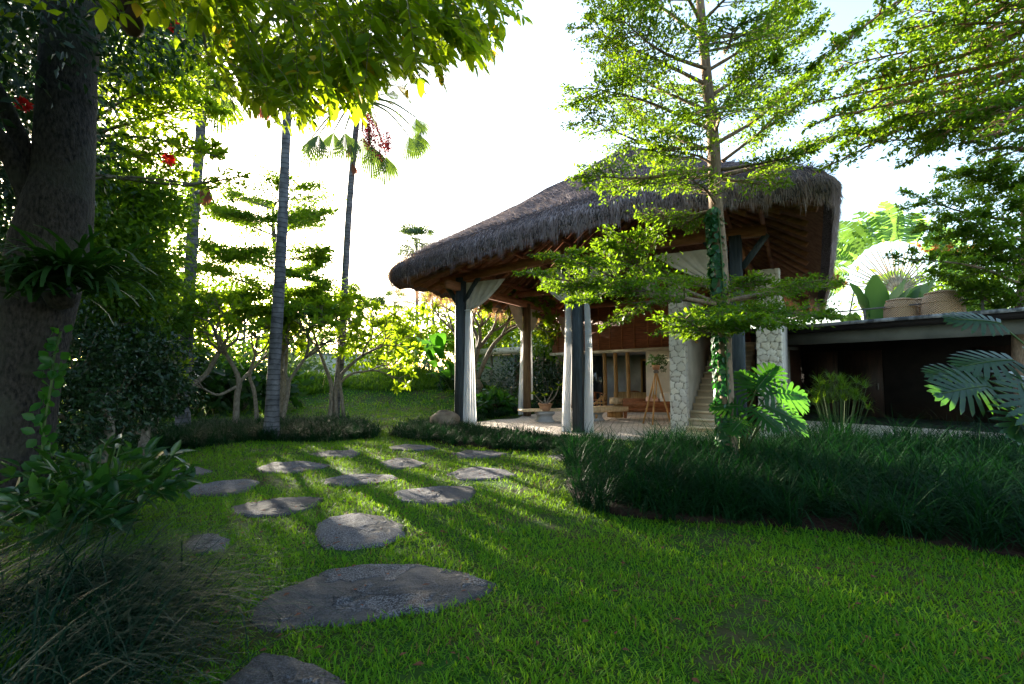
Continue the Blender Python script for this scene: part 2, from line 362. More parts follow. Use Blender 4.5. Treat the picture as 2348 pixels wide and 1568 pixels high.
# ---------------------------------------------------------------- terrain
def sm(a,b,x): t=np.clip((x-a)/(b-a),0,1); return t*t*(3-2*t)
def gh(X,Y):
    X=np.asarray(X,float); Y=np.asarray(Y,float)
    z=.95*sm(14.5,27,Y)*sm(1.5,-1.5,X)
    z=z+.75*np.exp(-(((X+9.6)/2.0)**2+((Y-22.5)/1.7)**2))+.95*np.exp(-(((X+4.9)/2.5)**2+((Y-23.5)/2.2)**2))+.3*np.exp(-(((X+2.2)/1.4)**2+((Y-20.5)/1.6)**2))
    z=z+.03*np.sin(X*1.3+.5)*np.sin(Y*.9)*sm(1,3,Y)
    return z
def terr():
    xs=np.concatenate([-np.geomspace(400,16,22),np.arange(-15.5,16,.3),np.geomspace(16.3,400,22)]); ys=np.concatenate([[-60,-30,-15,-8],np.arange(-5,32,.3),np.geomspace(32.5,600,24)])
    X,Y=np.meshgrid(xs,ys); Z=gh(X,Y); V=np.stack([X,Y,Z],-1).reshape(-1,3); m=len(xs); i=np.arange(len(ys)-1)[:,None]*m+np.arange(m-1)[None]
    F=np.stack([i,i+1,i+m+1,i+m],-1).reshape(-1,4); g=MB(); g.add(V,F); return g
tag(terr().build('ground',M['soil'],smooth=True),kind='structure')
# ---------------------------------------------------------------- pavilion
O=A_(-1.47,14.6,0); v=A_(math.cos(math.radians(30)),-.5,0); u=A_(.5,math.cos(math.radians(30)),0); Zu=A_(0,0,1)
def Lc(a,b,z=0): return O+v*a+u*b+Zu*z
TZ=.05
def prism(mb,pts,z0,z1):
    n=len(pts); P=[A_(p[0],p[1],z0) for p in pts]+[A_(p[0],p[1],z1) for p in pts]
    mb.add(P,[np.array([list(range(n))[::-1]]),np.array([list(range(n,2*n))]),np.array([[i,(i+1)%n,n+(i+1)%n,n+i] for i in range(n)])])
g=MB(); prism(g,[Lc(-.15,-.7),Lc(13.5,-.9),Lc(16.5,4),Lc(16.5,14),Lc(-.3,14)][::1],-.2,TZ)
tag(g.build('terrace',M['tiles']),kind='structure')
g=MB(); prism(g,[Lc(10.6,-1.6),Lc(14,-1.6),Lc(14,.3),Lc(10.6,.3)],-.2,TZ+.006); tag(g.build('path',M['paving']),kind='structure')
pav=thing('thatched_pavilion',tuple(Lc(5,6,0)),'open pavilion with a steep shaggy grey thatched roof on dark timber posts','pavilion')
RW,RD=10.65,14.3; E0=(-1.55,-1.4)     # eave rectangle
def eave_bow(w):   # raises the near eave towards its middle
    a=np.interp(w,[0,2.1,3.4,5.4,7.1,8.7,10.65],[0,.36,.52,.75,.86,.78,.60]); return a
NP=360
def per(k,ins=0.,rad=.55):
    """point on the eave outline, k in 0..1, starting at the near-left corner along the near eave"""
    L1,L2=RW-2*ins,RD-2*ins; tot=2*(L1+L2); s=(k%1)*tot
    if s<L1: p=(s,0)
    elif s<L1+L2: p=(L1,s-L1)
    elif s<2*L1+L2: p=(L1-(s-L1-L2),L2)
    else: p=(0,L2-(s-2*L1-L2))
    x,y=p; r=rad
    for cx,cy in ((r,r),(L1-r,r),(L1-r,L2-r),(r,L2-r)):
        if (x<r if cx==r else x>L1-r) and (y<r if cy==r else y>L2-r):
            d=np.hypot(x-cx,y-cy)
            if d>r*1.0: x=cx+(x-cx)*(r/d)**.75; y=cy+(y-cy)*(r/d)**.75
    return x+ins,y+ins
EZ,AZ=3.98,8.75
def ridge_of(x,y): return RW/2,min(max(y,5.3),RD-5.3)
def ezo(x,y):
    f=eave_bow(x)*(1-sm(0,6,y)); return EZ+f+ (.2*sm(6,10.5,x)*0)
def roofpt(k,t,dz,out=0):
    x,y=per(k); rx,ry=ridge_of(x,y); h=math.hypot(rx-x,ry-y)+1e-6
    px=x+(rx-x)*t-(rx-x)/h*out; py=y+(ry-y)*t-(ry-y)/h*out
    e=ezo(x,y); z=e+dz+(AZ-.65-EZ)*(t**(1.1 if dz>.3 else 1.0)) - (e-EZ)*t
    return Lc(px+E0[0],py+E0[1],z)
prof=[(.98,-.1,0),(.6,-.02,0),(.3,0,0),(.12,.0,0),(.03,.0,0),(0,.02,0),(0,.10,.08),(0,.26,.12),(0,.4,.08),(.012,.52,0),(.04,.60,0),(.12,.64,0)]+[(t,.66,0) for t in np.linspace(.2,1,14)]
rg=np.random.default_rng(3)
V=[]
for j,(t,dz,o) in enumerate(prof):
    for i in range(NP):
        k=i/NP; wob=0
        if j>=5: wob=.035*math.sin(i*.9+j*2.1)+.03*math.sin(i*.37+j)+rg.normal()*.018
        V.append(roofpt(k,t,dz+wob*(.4 if t>.97 else 1),o))
i=np.arange(len(prof)-1)[:,None]*NP+np.arange(NP)[None]; i2=np.arange(len(prof)-1)[:,None]*NP+(np.arange(NP)[None]+1)%NP
F=np.stack([i,i2,i2+NP,i+NP],-1).reshape(-1,4)
Fo=F[NP*4:]; Fi=F[:NP*4]
g=MB(); g.add(np.array(V),Fo); thr=g.build('thatch_roof',M['thatch_base'],pav,smooth=True)
g=MB(); g.add(np.array(V)-A_(0,0,.004),Fi); g.build('soffit',M['soffit'],pav)
# straws lying on the slope and the ragged fringe
def straw_surface(n):
    k=rg.random(n); t=1-np.sqrt(rg.random(n)); P=[];D=[]
    k=k
    for kk,tt in zip(k,t):
        tt=tt*.99; a=roofpt(kk,tt,.67 if tt>.05 else .6); b=roofpt(kk,max(tt-.03,0),.67 if tt>.05 else .6,0 if tt>.03 else .1); P.append(a); D.append(b-a)
    return np.array(P),unit(np.array(D))
P,D=straw_surface(60000)
n=len(P); D=unit(D+rg.normal(size=D.shape)*.27+A_(0,0,.17)); Lg=rg.uniform(.10,.34,n); W=rg.uniform(.010,.024,n)
Sd=unit(np.cross(D,A_(0,0,1))+rg.normal(size=D.shape)*.3)
Vv=np.stack([P-Sd*W[:,None]/2,P+Sd*W[:,None]/2,P+D*Lg[:,None]],1).reshape(-1,3)
g=MB(); g.add(Vv,np.arange(3*n).reshape(-1,3)); g.build('straw',M['thatch'],thr)
# fringe all round
n=46000; k=rg.random(n); lay=rg.random(n)**.6; P=np.array([roofpt(kk,max(0,.06*(1-l*2)),.60-.62*l**1.4,(.02+.12*math.sin(PI*min(1,l)))) for kk,l in zip(k,lay)])
out=np.array([roofpt(kk,0,0,.5)-roofpt(kk,0,0,0) for kk in k]); out[:,2]=0; out=unit(out)
clump=.7+.3*np.sin(k*2*PI*70)+.35*np.sin(k*2*PI*173+1)
D=unit(out*(rg.uniform(.3,1.3,n)*np.clip(1-lay*1.2,0,1))[:,None]-Zu*(.55+lay[:,None]*.5)+rg.normal(size=(n,3))*.13)
Lg=rg.uniform(.08,.27,n)*(.7+.5*lay)*np.clip(clump,.5,1.35)*np.where(k>.72,2.0,1); W=rg.uniform(.010,.022,n)
Sd=unit(np.cross(D,out)+rg.normal(size=D.shape)*.2)
Vv=np.stack([P-Sd*W[:,None]/2,P+Sd*W[:,None]/2,P+D*Lg[:,None]],1).reshape(-1,3)
g=MB(); g.add(Vv,np.arange(3*n).reshape(-1,3)); g.build('fringe',M['thatch_fringe'],thr)
# hip rolls and ridge cap
def roll(a,b,r):
    C=bez([a,(a+b)/2+Zu*.05,b],10); g=MB(); g.tube(C,r*(1+rg.uniform(-.12,.12,len(C))),9,rough=.1); return g
cn=[(0.005,'l'),(RW/(2*(RW+RD)),'r'),(.5,'x'),((2*RW+RD)/(2*(RW+RD)),'y')]
for kk,_ in cn:
    g=MB(); C=np.array([roofpt(kk,t,.66) for t in np.linspace(.06,1,16)]); g.tube(C-A_(0,0,.07),np.linspace(.05,.17,16)*(1+rg.uniform(-.2,.2,16)),9,rough=.12); g.build('hip_roll',M['thatch_base'],thr,smooth=True)
g=MB(); a,b=Lc(RW/2+E0[0],5.3+E0[1],AZ-.24),Lc(RW/2+E0[0],RD-5.3+E0[1],AZ-.24); g.tube(bez([a,(a+b)/2,b],6),.2,10,rough=.08); g.build('ridge_cap',M['thatch_base'],thr,smooth=True)
# rafters & battens under the slopes
def under(x,y,t,dz=-.13):
    rx,ry=ridge_of(x,y); e=ezo(x,y); return Lc(x+(rx-x)*t+E0[0],y+(ry-y)*t+E0[1],e+dz+(AZ-.65-EZ)*t-(e-EZ)*t)
for x in np.arange(.55,RW,.62): 
    g=MB(); g.beam(under(x,.35,0.02),under(x,.35,.98),.06,.11); g.build('rafter',M['rafter'],pav)
for y in np.arange(.55,RD,.62):
    for xx in (.35,RW-.35):
        g=MB(); g.beam(under(xx,y,.02),under(xx,y,.98),.06,.11); g.build('rafter',M['rafter'],pav)
def ring_beam(t,dz,w,h,name):
    c=[(.3,.3),(RW-.3,.3),(RW-.3,RD-.3),(.3,RD-.3)]
    for (x0,y0),(x1,y1) in zip(c,c[1:]+c[:1]):
        g=MB(); N=10
        for q in range(N):
            f0,f1=q/N,(q+1)/N; g.beam(under(x0+(x1-x0)*f0,y0+(y1-y0)*f0,t,dz),under(x0+(x1-x0)*f1,y0+(y1-y0)*f1,t,dz),w,h)
        g.build(name,M['rafter'],pav)
for t in (.2,.38,.56,.74): ring_beam(t,-.24,.09,.12,'purlin')
# lintels
def lintel(p,q,w=.16,h=.22,m='rafter'): g=MB(); g.beam(p,q,w,h); g.build('lintel_beam',M[m],pav)
lintel(Lc(-.7,0,4.2),Lc(3.6,0,4.55)); lintel(Lc(3.6,0,4.55),Lc(7.9,0,4.5)); lintel(Lc(0,-.7,3.98),Lc(0,11.5,3.98)); lintel(Lc(7.3,.2,4.3),Lc(7.3,11.5,4.2))
for b_ in (3.2,7.0): lintel(Lc(.1,b_,4.22),Lc(7.2,b_,4.22),.12,.2)
posts=[(0,0,4.25,'d'),(0,4,4.0,'w'),(0,8,4.0,'w'),(3.6,0,4.5,'d'),(7.3,0,4.45,'d'),(0,11.4,4.0,'w'),(7.3,11.4,4.2,'w')]
for a,b,h,k in posts:
    w=.25 if k=='d' else .22; g=MB(); c=Lc(a,b,TZ); 
    hw=w/2; ch=.03; pts=[(-hw+ch,-hw),(hw-ch,-hw),(hw,-hw+ch),(hw,hw-ch),(hw-ch,hw),(-hw+ch,hw),(-hw,hw-ch),(-hw,-hw+ch)]
    prism(g,[c+v*p[0]+u*p[1] for p in pts],TZ-.02,h); p=g.build('post',M['post_dark' if k=='d' else 'post_warm'],pav)
    if k=='d':
        for s in (-1,1): g=MB(); g.beam(c+Zu*(h-.75)+v*s*.12,c+Zu*(h-.08)+v*s*.62,.09,.12); g.build('brace',M['post_dark'],p)
# curtains
def curtain(loc,dx,top_w,side,label,ztop=4.0,ztie=3.15,zbot=.12,w=.34,dirv=None,grp='white curtains tied to the pavilion posts',tan=True):
    """pleated cloth: wide swag at the lintel gathered by a tie, then hanging to the floor; dirv = direction across"""
    t=thing('curtain',tuple(loc),label,'curtain',grp); dv=unit(dirv); nv=unit(np.cross(dv,Zu)); c=np.asarray(loc,float)+dv*dx
    nu=41; ph=rg.uniform(0,6)
    def sheet(rows):
        V=[]
        for z,hw,cen,amp in rows:
            for q in range(nu):
                s=q/(nu-1)*2-1; V.append(c+dv*(cen+s*hw)+nv*(amp*math.sin(s*15+ph+z*.25)+amp*.5*math.sin(s*31+z))+Zu*z)
        m=len(rows); i=np.arange(m-1)[:,None]*nu+np.arange(nu-1)[None]; g=MB(); g.add(V,np.stack([i,i+1,i+nu+1,i+nu],-1).reshape(-1,4)); return g
    rows=[(ztie-(ztie-zbot)*f,(.07+(w/2-.07)*f**.55),.02*math.sin(f*5)+side*w*.25*f,.018+.03*f) for f in np.linspace(0,1,16)]
    sheet(rows).build('drape',M['cloth'],t,smooth=True)
    rows=[(ztie+(ztop-ztie)*f,.06+(top_w/2-.06)*f**.62,side*(top_w/2)*f**.62*.9,.02*(1-f*.5)) for f in np.linspace(0,1,14)]
    sheet(rows).build('swag',M['cloth_tan'] if tan else M['cloth'],t,smooth=True)
    g=MB(); g.tube(bez([c+dv*.09*math.cos(q)+nv*.07*math.sin(q)+Zu*ztie for q in np.linspace(0,2*PI,9)],3),.014,5,cap=False); g.build('tie',M['white_cloth'],t)
pA,pB,pD,pC,pE=Lc(0,0,0),Lc(0,4,0),Lc(0,8,0),Lc(3.6,0,0),Lc(7.3,0,0)
curtain(pA,.25,1.3,1,'white curtain on the outermost post, beside the round boulder',4.1,3.3,.03,.42,v)
curtain(pB-v*.18,-.02,1.1,-1,'white curtain on the middle post of the garden side, catching the sun',4.0,3.05,.1,.3,u,tan=True)
curtain(pB-v*.02+u*.2,.1,.9,1,'second curtain behind the middle garden-side post, half shaded',4.0,3.05,.6,.2,u)
curtain(pD-v*.2,-.1,1.0,-1,'narrow white curtain on the farthest garden-side post, behind the black post',3.95,3.0,.25,.26,u)
curtain(pC,-.26,1.0,-1,'white curtain hanging left of the black post nearest the bench',4.2,3.3,.04,.22,v)
curtain(pC,.25,1.0,1,'white curtain hanging right of the black post nearest the bench',4.2,3.3,.04,.24,v)
curtain(pE,-.24,1.6,-1,'white curtain on the post beside the staircase, partly behind the vine covered trunk',4.25,3.5,.04,.26,v)
# ---------------------------------------------------------------- house behind with loft
vp=unit(A_(2.46,-3.2,0)); up_=A_(-vp[1],vp[0],0); up_=up_ if up_[1]>0 else -up_   # along / into the house
W0=A_(3.18,21.6,0)-vp*2.2
def Hc(a,b,z=0): return W0+vp*a+up_*b+Zu*z
house=thing('loft_house',tuple(Hc(4,2,0)),'house under the thatch with a red plank loft over a glazed timber ground floor','house')
LW=9.2
g=MB(); g.box(Hc(0,0,2.50),vp*LW,up_*.12,Zu*3.0); lw=g.build('loft_wall',M['planks'],house)
for a in np.arange(.35,LW,.62): g=MB(); g.box(Hc(a,-.03,2.5),vp*.05,up_*.03,Zu*3.0); g.build('batten',M['timber_red'],lw)
g=MB(); g.box(Hc(-.1,-.08,2.38),vp*(LW+.2),up_*.3,Zu*.12); g.build('slab_beam',M['beam_pale'],house)
g=MB(); g.box(Hc(0,.22,2.36),vp*LW,up_*3.2,Zu*.1); g.build('ceiling',M['plaster_grey'],house)
g=MB(); g.box(Hc(0,2.6,0),vp*LW,up_*.15,Zu*2.36); bw=g.build('back_wall',M['plaster_grey'],house)
g=MB(); g.box(Hc(5.2,.02,.0),vp*4.0,up_*.2,Zu*2.38); g.build('side_wall',M['plaster'],house)
g=MB(); g.box(Hc(3.1,2.5,.05),vp*.75,up_*.09,Zu*2.05); d=g.build('door',M['dark_wood'],house)
g=MB(); g.box(Hc(3.02,2.46,.05),vp*.08,up_*.12,Zu*2.15); g.box(Hc(3.85,2.46,.05),vp*.08,up_*.12,Zu*2.15); g.box(Hc(3.1,2.46,2.12),vp*.75,up_*.12,Zu*.08); g.build('door_frame',M['timber'],d)
for a,w_ in ((1.2,.9),(4.5,.65)):
    g=MB(); g.box(Hc(a,1.0,.05),vp*w_,up_*.02,Zu*2.3); g.build('window',M['glass'],house)
for a in (3.05,3.62,4.25):
    g=MB(); g.tube(bez([Hc(a,.12,0),Hc(a+.03,.12,1.2),Hc(a,.12,2.38)],5),[.085]*4+[.078]*7,10,rough=.03); g.build('timber_column',M['timber'],house,smooth=True)
g=MB(); g.box(Hc(4.15,2.45,1.0),vp*.75,up_*.06,Zu*.45); g.build('screen',M['glass'],house)
g=MB(); g.box(Hc(2.3,1.5,.05),vp*2.4,up_*.5,Zu*.72); g.build('cabinet',M['timber'],house)
g=MB(); g.box(Hc(3.9,2.35,1.9),vp*.8,up_*.2,Zu*.22); g.build('air_conditioner',M['dark_wood'],house)
g=MB(); g.box(Hc(2.2,.3,3.5),vp*6.8,-up_*.2,Zu*.2); g.build('loft_beam',M['rafter'],house)
g=MB(); g.box(Hc(1.2,-.28,4.25),vp*7.8,up_*.2,Zu*.2); g.build('loft_beam',M['rafter'],house)
# ---------------------------------------------------------------- stair and stone piers
s1=A_(3.95,12.85,0); 
def stonewall(c,ln,w,h,label,slope=.7):
    t=thing('stone_wall',tuple(c),label,'stone wall','rubble stone walls flanking the stair')
    # cladded end pier of irregular outline
    D_=.32; per_=2*(w+D_); m=int(per_/.022); rows=int(h/.022); g=MB()
    sx,sz=per_/round(per_/.19),.155; nx,nz=round(per_/.19),int(h/sz)+2; seeds=[]
    for q in range(nz):
        for p_ in range(nx): seeds.append(((p_+.5*(q%2)+rg.uniform(-.3,.3))*sx,(q-.3+rg.uniform(-.28,.28))*sz))
    sd_=np.array(seeds); tone=rg.uniform(.78,1.08,len(sd_)); warm=rg.uniform(0,1,len(sd_)); hgt=rg.uniform(0,.016,len(sd_))
    s_=np.arange(m)*per_/m; z_=np.arange(rows+1)*h/rows; Sg,Zg=np.meshgrid(s_,z_); sp_=np.stack([Sg.ravel()+.012*np.sin(Zg.ravel()*31+Sg.ravel()*17),Zg.ravel()+.01*np.sin(Sg.ravel()*37)],1)
    dx=np.abs(sp_[:,None,0]-sd_[None,:,0]); dx=np.minimum(dx,per_-dx); dd=np.hypot(dx,(sp_[:,None,1]-sd_[None,:,1])*1.15); o2=np.argsort(dd,1)[:,:2]; rw=np.arange(len(sp_)); e=dd[rw,o2[:,1]]-dd[rw,o2[:,0]]; id_=o2[:,0]
    jn=np.clip(e/.035,0,1)**.6; disp=-.028+.028*jn+hgt[id_]*jn+rg.normal(size=len(e))*.0025
    col=np.stack([.66*tone[id_],(.60+.02*warm[id_])*tone[id_],(.50+.07*warm[id_])*tone[id_]],1)*np.where(e<.010,.16,np.where(e<.02,.7,1))[:,None]
    V=[]
    for (sv,zv),dp in zip(np.stack([Sg.ravel(),Zg.ravel()],1),disp):
        if sv<w: x,y,nx_,ny_=sv,0,0,-1
        elif sv<w+D_: x,y,nx_,ny_=w,sv-w,1,0
        elif sv<2*w+D_: x,y,nx_,ny_=2*w+D_-sv,D_,0,1
        else: x,y,nx_,ny_=0,per_-sv,-1,0
        V.append(c+v*(x+nx_*dp)+u*(y+ny_*dp)+Zu*(zv-(slope*.5*y if zv>h-.01 else 0)))
    i=np.arange(rows)[:,None]*m+np.arange(m)[None]; i2=np.arange(rows)[:,None]*m+(np.arange(m)[None]+1)%m
    g.add(V,[np.stack([i,i2,i2+m,i+m],-1).reshape(-1,4),np.array([list(range(rows*m,rows*m+m))])]); pr_=g.build('rubble_pier',M['rubble'],t)
    ca=pr_.data.attributes.new('stone_colour','FLOAT_COLOR','POINT'); ca.data.foreach_set('color',np.column_stack([col,np.ones(len(col))]).ravel().astype(np.float32))
    g=MB(); g.box(c+v*.06+u*.33,v*(w-.085),u*ln,Zu*(h-.35)); g.build('plaster_wall',M['plaster'],t)
stonewall(s1,4.2,.385,3.88,'white rubble stone pier and wall left of the staircase')
s2=A_(5.62,11.75,0)+u*0
stonewall(s2,4.6,.52,3.88,'taller-seeming rubble stone pier right of the staircase, beside the end post')
st=thing('staircase',tuple(s1+v*1.0),'cream plastered staircase climbing between two stone walls','staircase')
for q in range(14):
    g=MB(); o=s1+v*.385+u*(-.12+.33*q); g.box(o+Zu*(TZ),v*1.2,u*.33,Zu*(.168*(q+1)-.05)); p=g.build('step',M['riser'],st); g=MB(); g.box(o-u*.035+Zu*(TZ+.168*(q+1)-.05),v*1.2,u*(.33+.03),Zu*.05); g.build('tread',M['plaster_warm'],p)
g=MB(); g.box(s1+v*.36-u*.56+Zu*TZ,v*1.4,u*.42,Zu*.045); g.build('step',M['plaster_warm'],st)
# wall lamp box on the stair wall
g=MB(); g.box(s1+v*.46+u*.9+Zu*2.3,v*.05,u*.18,Zu*.75); o=g.build('wall_panel',M['timber'],st)
# ---------------------------------------------------------------- right flat-roofed building
vq=unit(A_(1.97,-2.7,0)); uq=A_(-vq[1],vq[0],0); R1=A_(9.6,14.8,0)
def Rc(a,b,z=0): return R1+vq*a+uq*b+Zu*z
fb=thing('flat_roof_house',tuple(Rc(2,3,0)),'low dark house with a flat concrete roof behind the long border grass','house')
g=MB(); g.box(Rc(-3.2,0,2.93),vq*12,uq*8,Zu*.09); g.build('roof_slab',M['concrete_edge'],fb)
g=MB(); g.box(Rc(-3.15,.06,2.78),vq*11.9,uq*.3,Zu*.148); g.build('roof_edge',M['dark_room'],fb)
g=MB(); g.box(Rc(-3.15,.3,2.42),vq*7.2,uq*.12,Zu*.358); g.build('fascia',M['fascia'],fb)
g=MB(); g.box(Rc(-3.1,2.9,0),vq*11.8,uq*.2,Zu*2.78); w_=g.build('wall',M['dark_room'],fb)
for a in (-2.4,-1.1,2.2,3.5,5.2): g=MB(); g.box(Rc(a,2.84,.08),vq*1.1,uq*.05,Zu*2.2); d_=g.build('door',M['door_dark'],fb); g=MB(); g.tube([Rc(a+.98,2.80,1.0),Rc(a+.98,2.80,1.2)],.018,6); g.build('handle',M['metal_rail'],d_)
g=MB(); g.box(Rc(-3.0,.45,0),vq*.5,uq*2.4,Zu*2.78); g.build('side_wall',M['dark_wood'],fb)
g=MB(); g.box(Rc(-3.1,.5,-.1),vq*12,uq*2.4,Zu*.22); g.build('porch_floor',M['dark_room'],fb)
g=MB(); g.box(Rc(6.3,.15,0),vq*.14,uq*.14,Zu*2.78); g.build('porch_post',M['metal_rail'],fb)
rl=thing('railing',tuple(Rc(0,.5,3.02)),'thin rusty railing along the edge of the flat roof','railing')
zr=3.02
for a in (-2.6,-1.2,.45,1.85,3.0): g=MB(); g.tube([Rc(a,.35,zr),Rc(a,.35,zr+.33)],.03,6); g.build('baluster',M['metal_rail'],rl)
g=MB(); g.tube([Rc(-3.0,.35,zr+.34),Rc(0,.35,zr+.33),Rc(3.1,.35,zr+.34)],.022,6); g.build('top_rail',M['metal_rail'],rl)
def basket(p,r,h,label):
    t=thing('wicker_basket',tuple(p),label,'basket','wicker baskets on the flat roof'); n=36
    pr=[(1.0,0),(1.0,.25),(.97,.5),(.9,.72),(.78,.87),(.6,.96),(.3,1.0),(0.001,1.01)]
    V=[A_(p[0]+r*a*math.cos(q*2*PI/n),p[1]+r*a*math.sin(q*2*PI/n),p[2]+h*z) for a,z in pr for q in range(n)]
    m=len(pr); i=np.arange(m-1)[:,None]*n+np.arange(n)[None]; i2=np.arange(m-1)[:,None]*n+(np.arange(n)[None]+1)%n
    g=MB(); g.add(V,np.stack([i,i2,i2+n,i+n],-1).reshape(-1,4)); g.build('woven_body',M['wicker'],t,smooth=True)
    for z,rr,k in ((.0,1.02,.022),(.5,.985,.014),(.87,.8,.018)):
        g=MB(); g.tube([A_(p[0]+r*rr*math.cos(q),p[1]+r*rr*math.sin(q),p[2]+h*z+.01) for q in np.linspace(0,2*PI,25)],k,5,cap=False); g.build('hoop',M['wicker'],t)
def rp(x,a_off=.9,z=3.02):   # point on the roof seen under pixel column x, a_off behind the edge
    for s in np.linspace(-3,8,1200):
        q=Rc(s,a_off); 
        if (q[0]/q[1])*F0+CX>=x: return Rc(s,a_off,z)
basket(rp(2070,.6),.40,.58,'round wicker basket nearest the banana leaves')
basket(rp(2119,1.3),.38,.62,'wicker basket half hidden between the two bigger baskets')
basket(rp(2167,.55),.46,.66,'widest wicker basket at the end of the railing')
# ---------------------------------------------------------------- garden pavilion at the back left
k1,k2=at(1085,0,30),at(1292,0,25)
k1[2]=k2[2]=0; kd=unit(k2-k1); ki=A_(-kd[1],kd[0],0); ki=ki if ki[1]>0 else -ki; kz=1.4+55/F0*28
gp=thing('flat_roof_shelter',tuple(k2),'low shelter with a pale flat slab roof beyond the posts','shelter')
kl=np.linalg.norm(k2-k1)
g=MB(); g.box(k1+Zu*(kz),kd*kl,ki*4,Zu*.32); g.build('roof_slab',M['beam_pale'],gp)
for f in (.72,.9,.99): 
    g=MB(); c=k1+kd*kl*f+ki*.3; g.tube([c+Zu*.0,c+Zu*(kz-.003)],.17,10); g.build('column',M['post_warm'],gp)
g=MB(); g.box(k1+ki*3.6,kd*kl,ki*.2,Zu*kz); g.build('back_wall',M['dark_wood'],gp)
g=MB(); g.box(k1+kd*kl*.3+ki*3.4+Zu*1.5,kd*1.5,ki*.15,Zu*.7); g.build('wall_niche',M['plaster_grey'],gp)
c=at(1170,0,36); c[2]=0
hp=thing('thatched_hut',tuple(c),'distant hut whose grey thatched roof shows over the pale slab','hut')
g=MB(); z0=1.4+58/F0*36; z1=1.4+98/F0*36; Vh=[c+A_(x,y,z) for x,y,z in ((-4,-3,z0),(4,-3,z0),(4,3,z0),(-4,3,z0),(-2,0,z1),(2.6,0,z1))]
g.add(Vh,[np.array([[0,1,5,4],[2,3,4,5],[3,2,1,0]]),np.array([[1,2,5],[3,0,4]])]); g.build('roof',M['thatch_far'],hp)
g=MB(); g.box(c+A_(-3.2,-2.4,0),A_(6.4,0,0),A_(0,4.8,0),Zu*z0); g.build('wall',M['plaster_grey'],hp)
# far pale boundary wall left of the pavilion
a_,b_=at(640,0,38),at(900,0,40); a_[2]=b_[2]=0
bwt=thing('boundary_wall',tuple(a_),'pale rendered boundary wall glimpsed through the frangipani branches','wall')
g=MB(); g.box(a_,b_-a_,A_(0,.3,0),Zu*3.1); g.build('wall_face',M['plaster'],bwt); g=MB(); g.box(a_+A_(-.05,-.05,3.1),b_-a_+A_(.1,0,0),A_(0,.4,0),Zu*.12); g.build('coping',M['plaster_grey'],bwt)
# ---------------------------------------------------------------- furniture
def on_t(x,y): return gnd(x,y,TZ)
bn=thing('long_bench',tuple(on_t(1310,958)),'low slab bench on two stone pedestals holding the potted plant','bench')
b0,b1=on_t(1232,966),on_t(1372,962); bd=unit(b1-b0); bi=A_(-bd[1],bd[0],0)
for c in (on_t(1248,967),on_t(1362,964)):
    g=MB(); 
    for z,r in ((0,.22),(.05,.23),(.09,.17),(.2,.15),(.24,.24),(.3,.25)): pass
    pr=[(0,.22),(.05,.22),(.08,.18),(.18,.17),(.22,.19),(.25,.22),(.31,.225)]; n=4
    V=[c+bd*r*sx*1.1+bi*r*sy+Zu*z for z,r in pr for sx,sy in ((-1,-1),(1,-1),(1,1),(-1,1))]
    m=len(pr); i=np.arange(m-1)[:,None]*4+np.arange(4)[None]; i2=np.arange(m-1)[:,None]*4+(np.arange(4)[None]+1)%4
    g.add(V,[np.stack([i,i2,i2+4,i+4],-1).reshape(-1,4),np.array([[4*m-4,4*m-3,4*m-2,4*m-1]])]); g.build('pedestal',M['plaster_grey'],bn)
sl0=b0-bd*.55-bi*.28; sl=np.linalg.norm(b1-b0)+1.1
g=MB(); pts=[]; N=14
for q in range(N+1): pts.append(sl0+bd*sl*q/N+bi*rg.uniform(-.02,.02))
for q in range(N,-1,-1): pts.append(sl0+bd*sl*q/N+bi*(.55+rg.uniform(-.02,.02)))
prism(g,pts,TZ+.315,TZ+.375); g.build('bench_top',M['timber_pale'],bn)
pc=on_t(1250,967)+A_(0,0,.327)
pp=thing('potted_frangipani',tuple(pc),'small leaning frangipani in a terracotta bowl on the bench','potted plant')
def lathe(mb,c,pr,n=20):
    V=[c+A_(r*math.cos(q*2*PI/n),r*math.sin(q*2*PI/n),z) for r,z in pr for q in range(n)]; m=len(pr)
    i=np.arange(m-1)[:,None]*n+np.arange(n)[None]; i2=np.arange(m-1)[:,None]*n+(np.arange(n)[None]+1)%n
    mb.add(V,np.stack([i,i2,i2+n,i+n],-1).reshape(-1,4))
g=MB(); lathe(g,pc,[(.001,0),(.13,0),(.17,.08),(.19,.16),(.2,.2),(.22,.2),(.22,.235),(.19,.235),(.18,.19),(.001,.19)]); g.build('bowl',M['terracotta'],pp,smooth=False)
g=MB(); lf=MB()
for tip,mid in (((-.32,.05,.5),(-.15,0,.3)),((.25,.05,.62),(.1,.05,.35)),((.42,0,.75),(.28,0,.42)),((-.02,.1,.45),(0,.02,.3))):
    C=bez([pc+A_(0,0,.18),pc+A_(*mid),pc+A_(*tip)],5); g.tube(C,np.linspace(.025,.014,len(C)),6)
    n=7; az=rg.uniform(0,6.3,n); D=np.stack([np.cos(az),np.sin(az),rg.uniform(.1,.9,n)],1); leaves(lf,np.repeat(C[-1:],n,0),D,rdir(n)*.3+Zu,rg.uniform(.14,.24,n),rg.uniform(.05,.07,n),TA)
g.build('branch',M['bark_grey'],pp); lf.build('foliage',M['leaf_lime'],pp)
def stick(mb,a,b,r=.02,n=6): mb.tube([a,b],r,n)
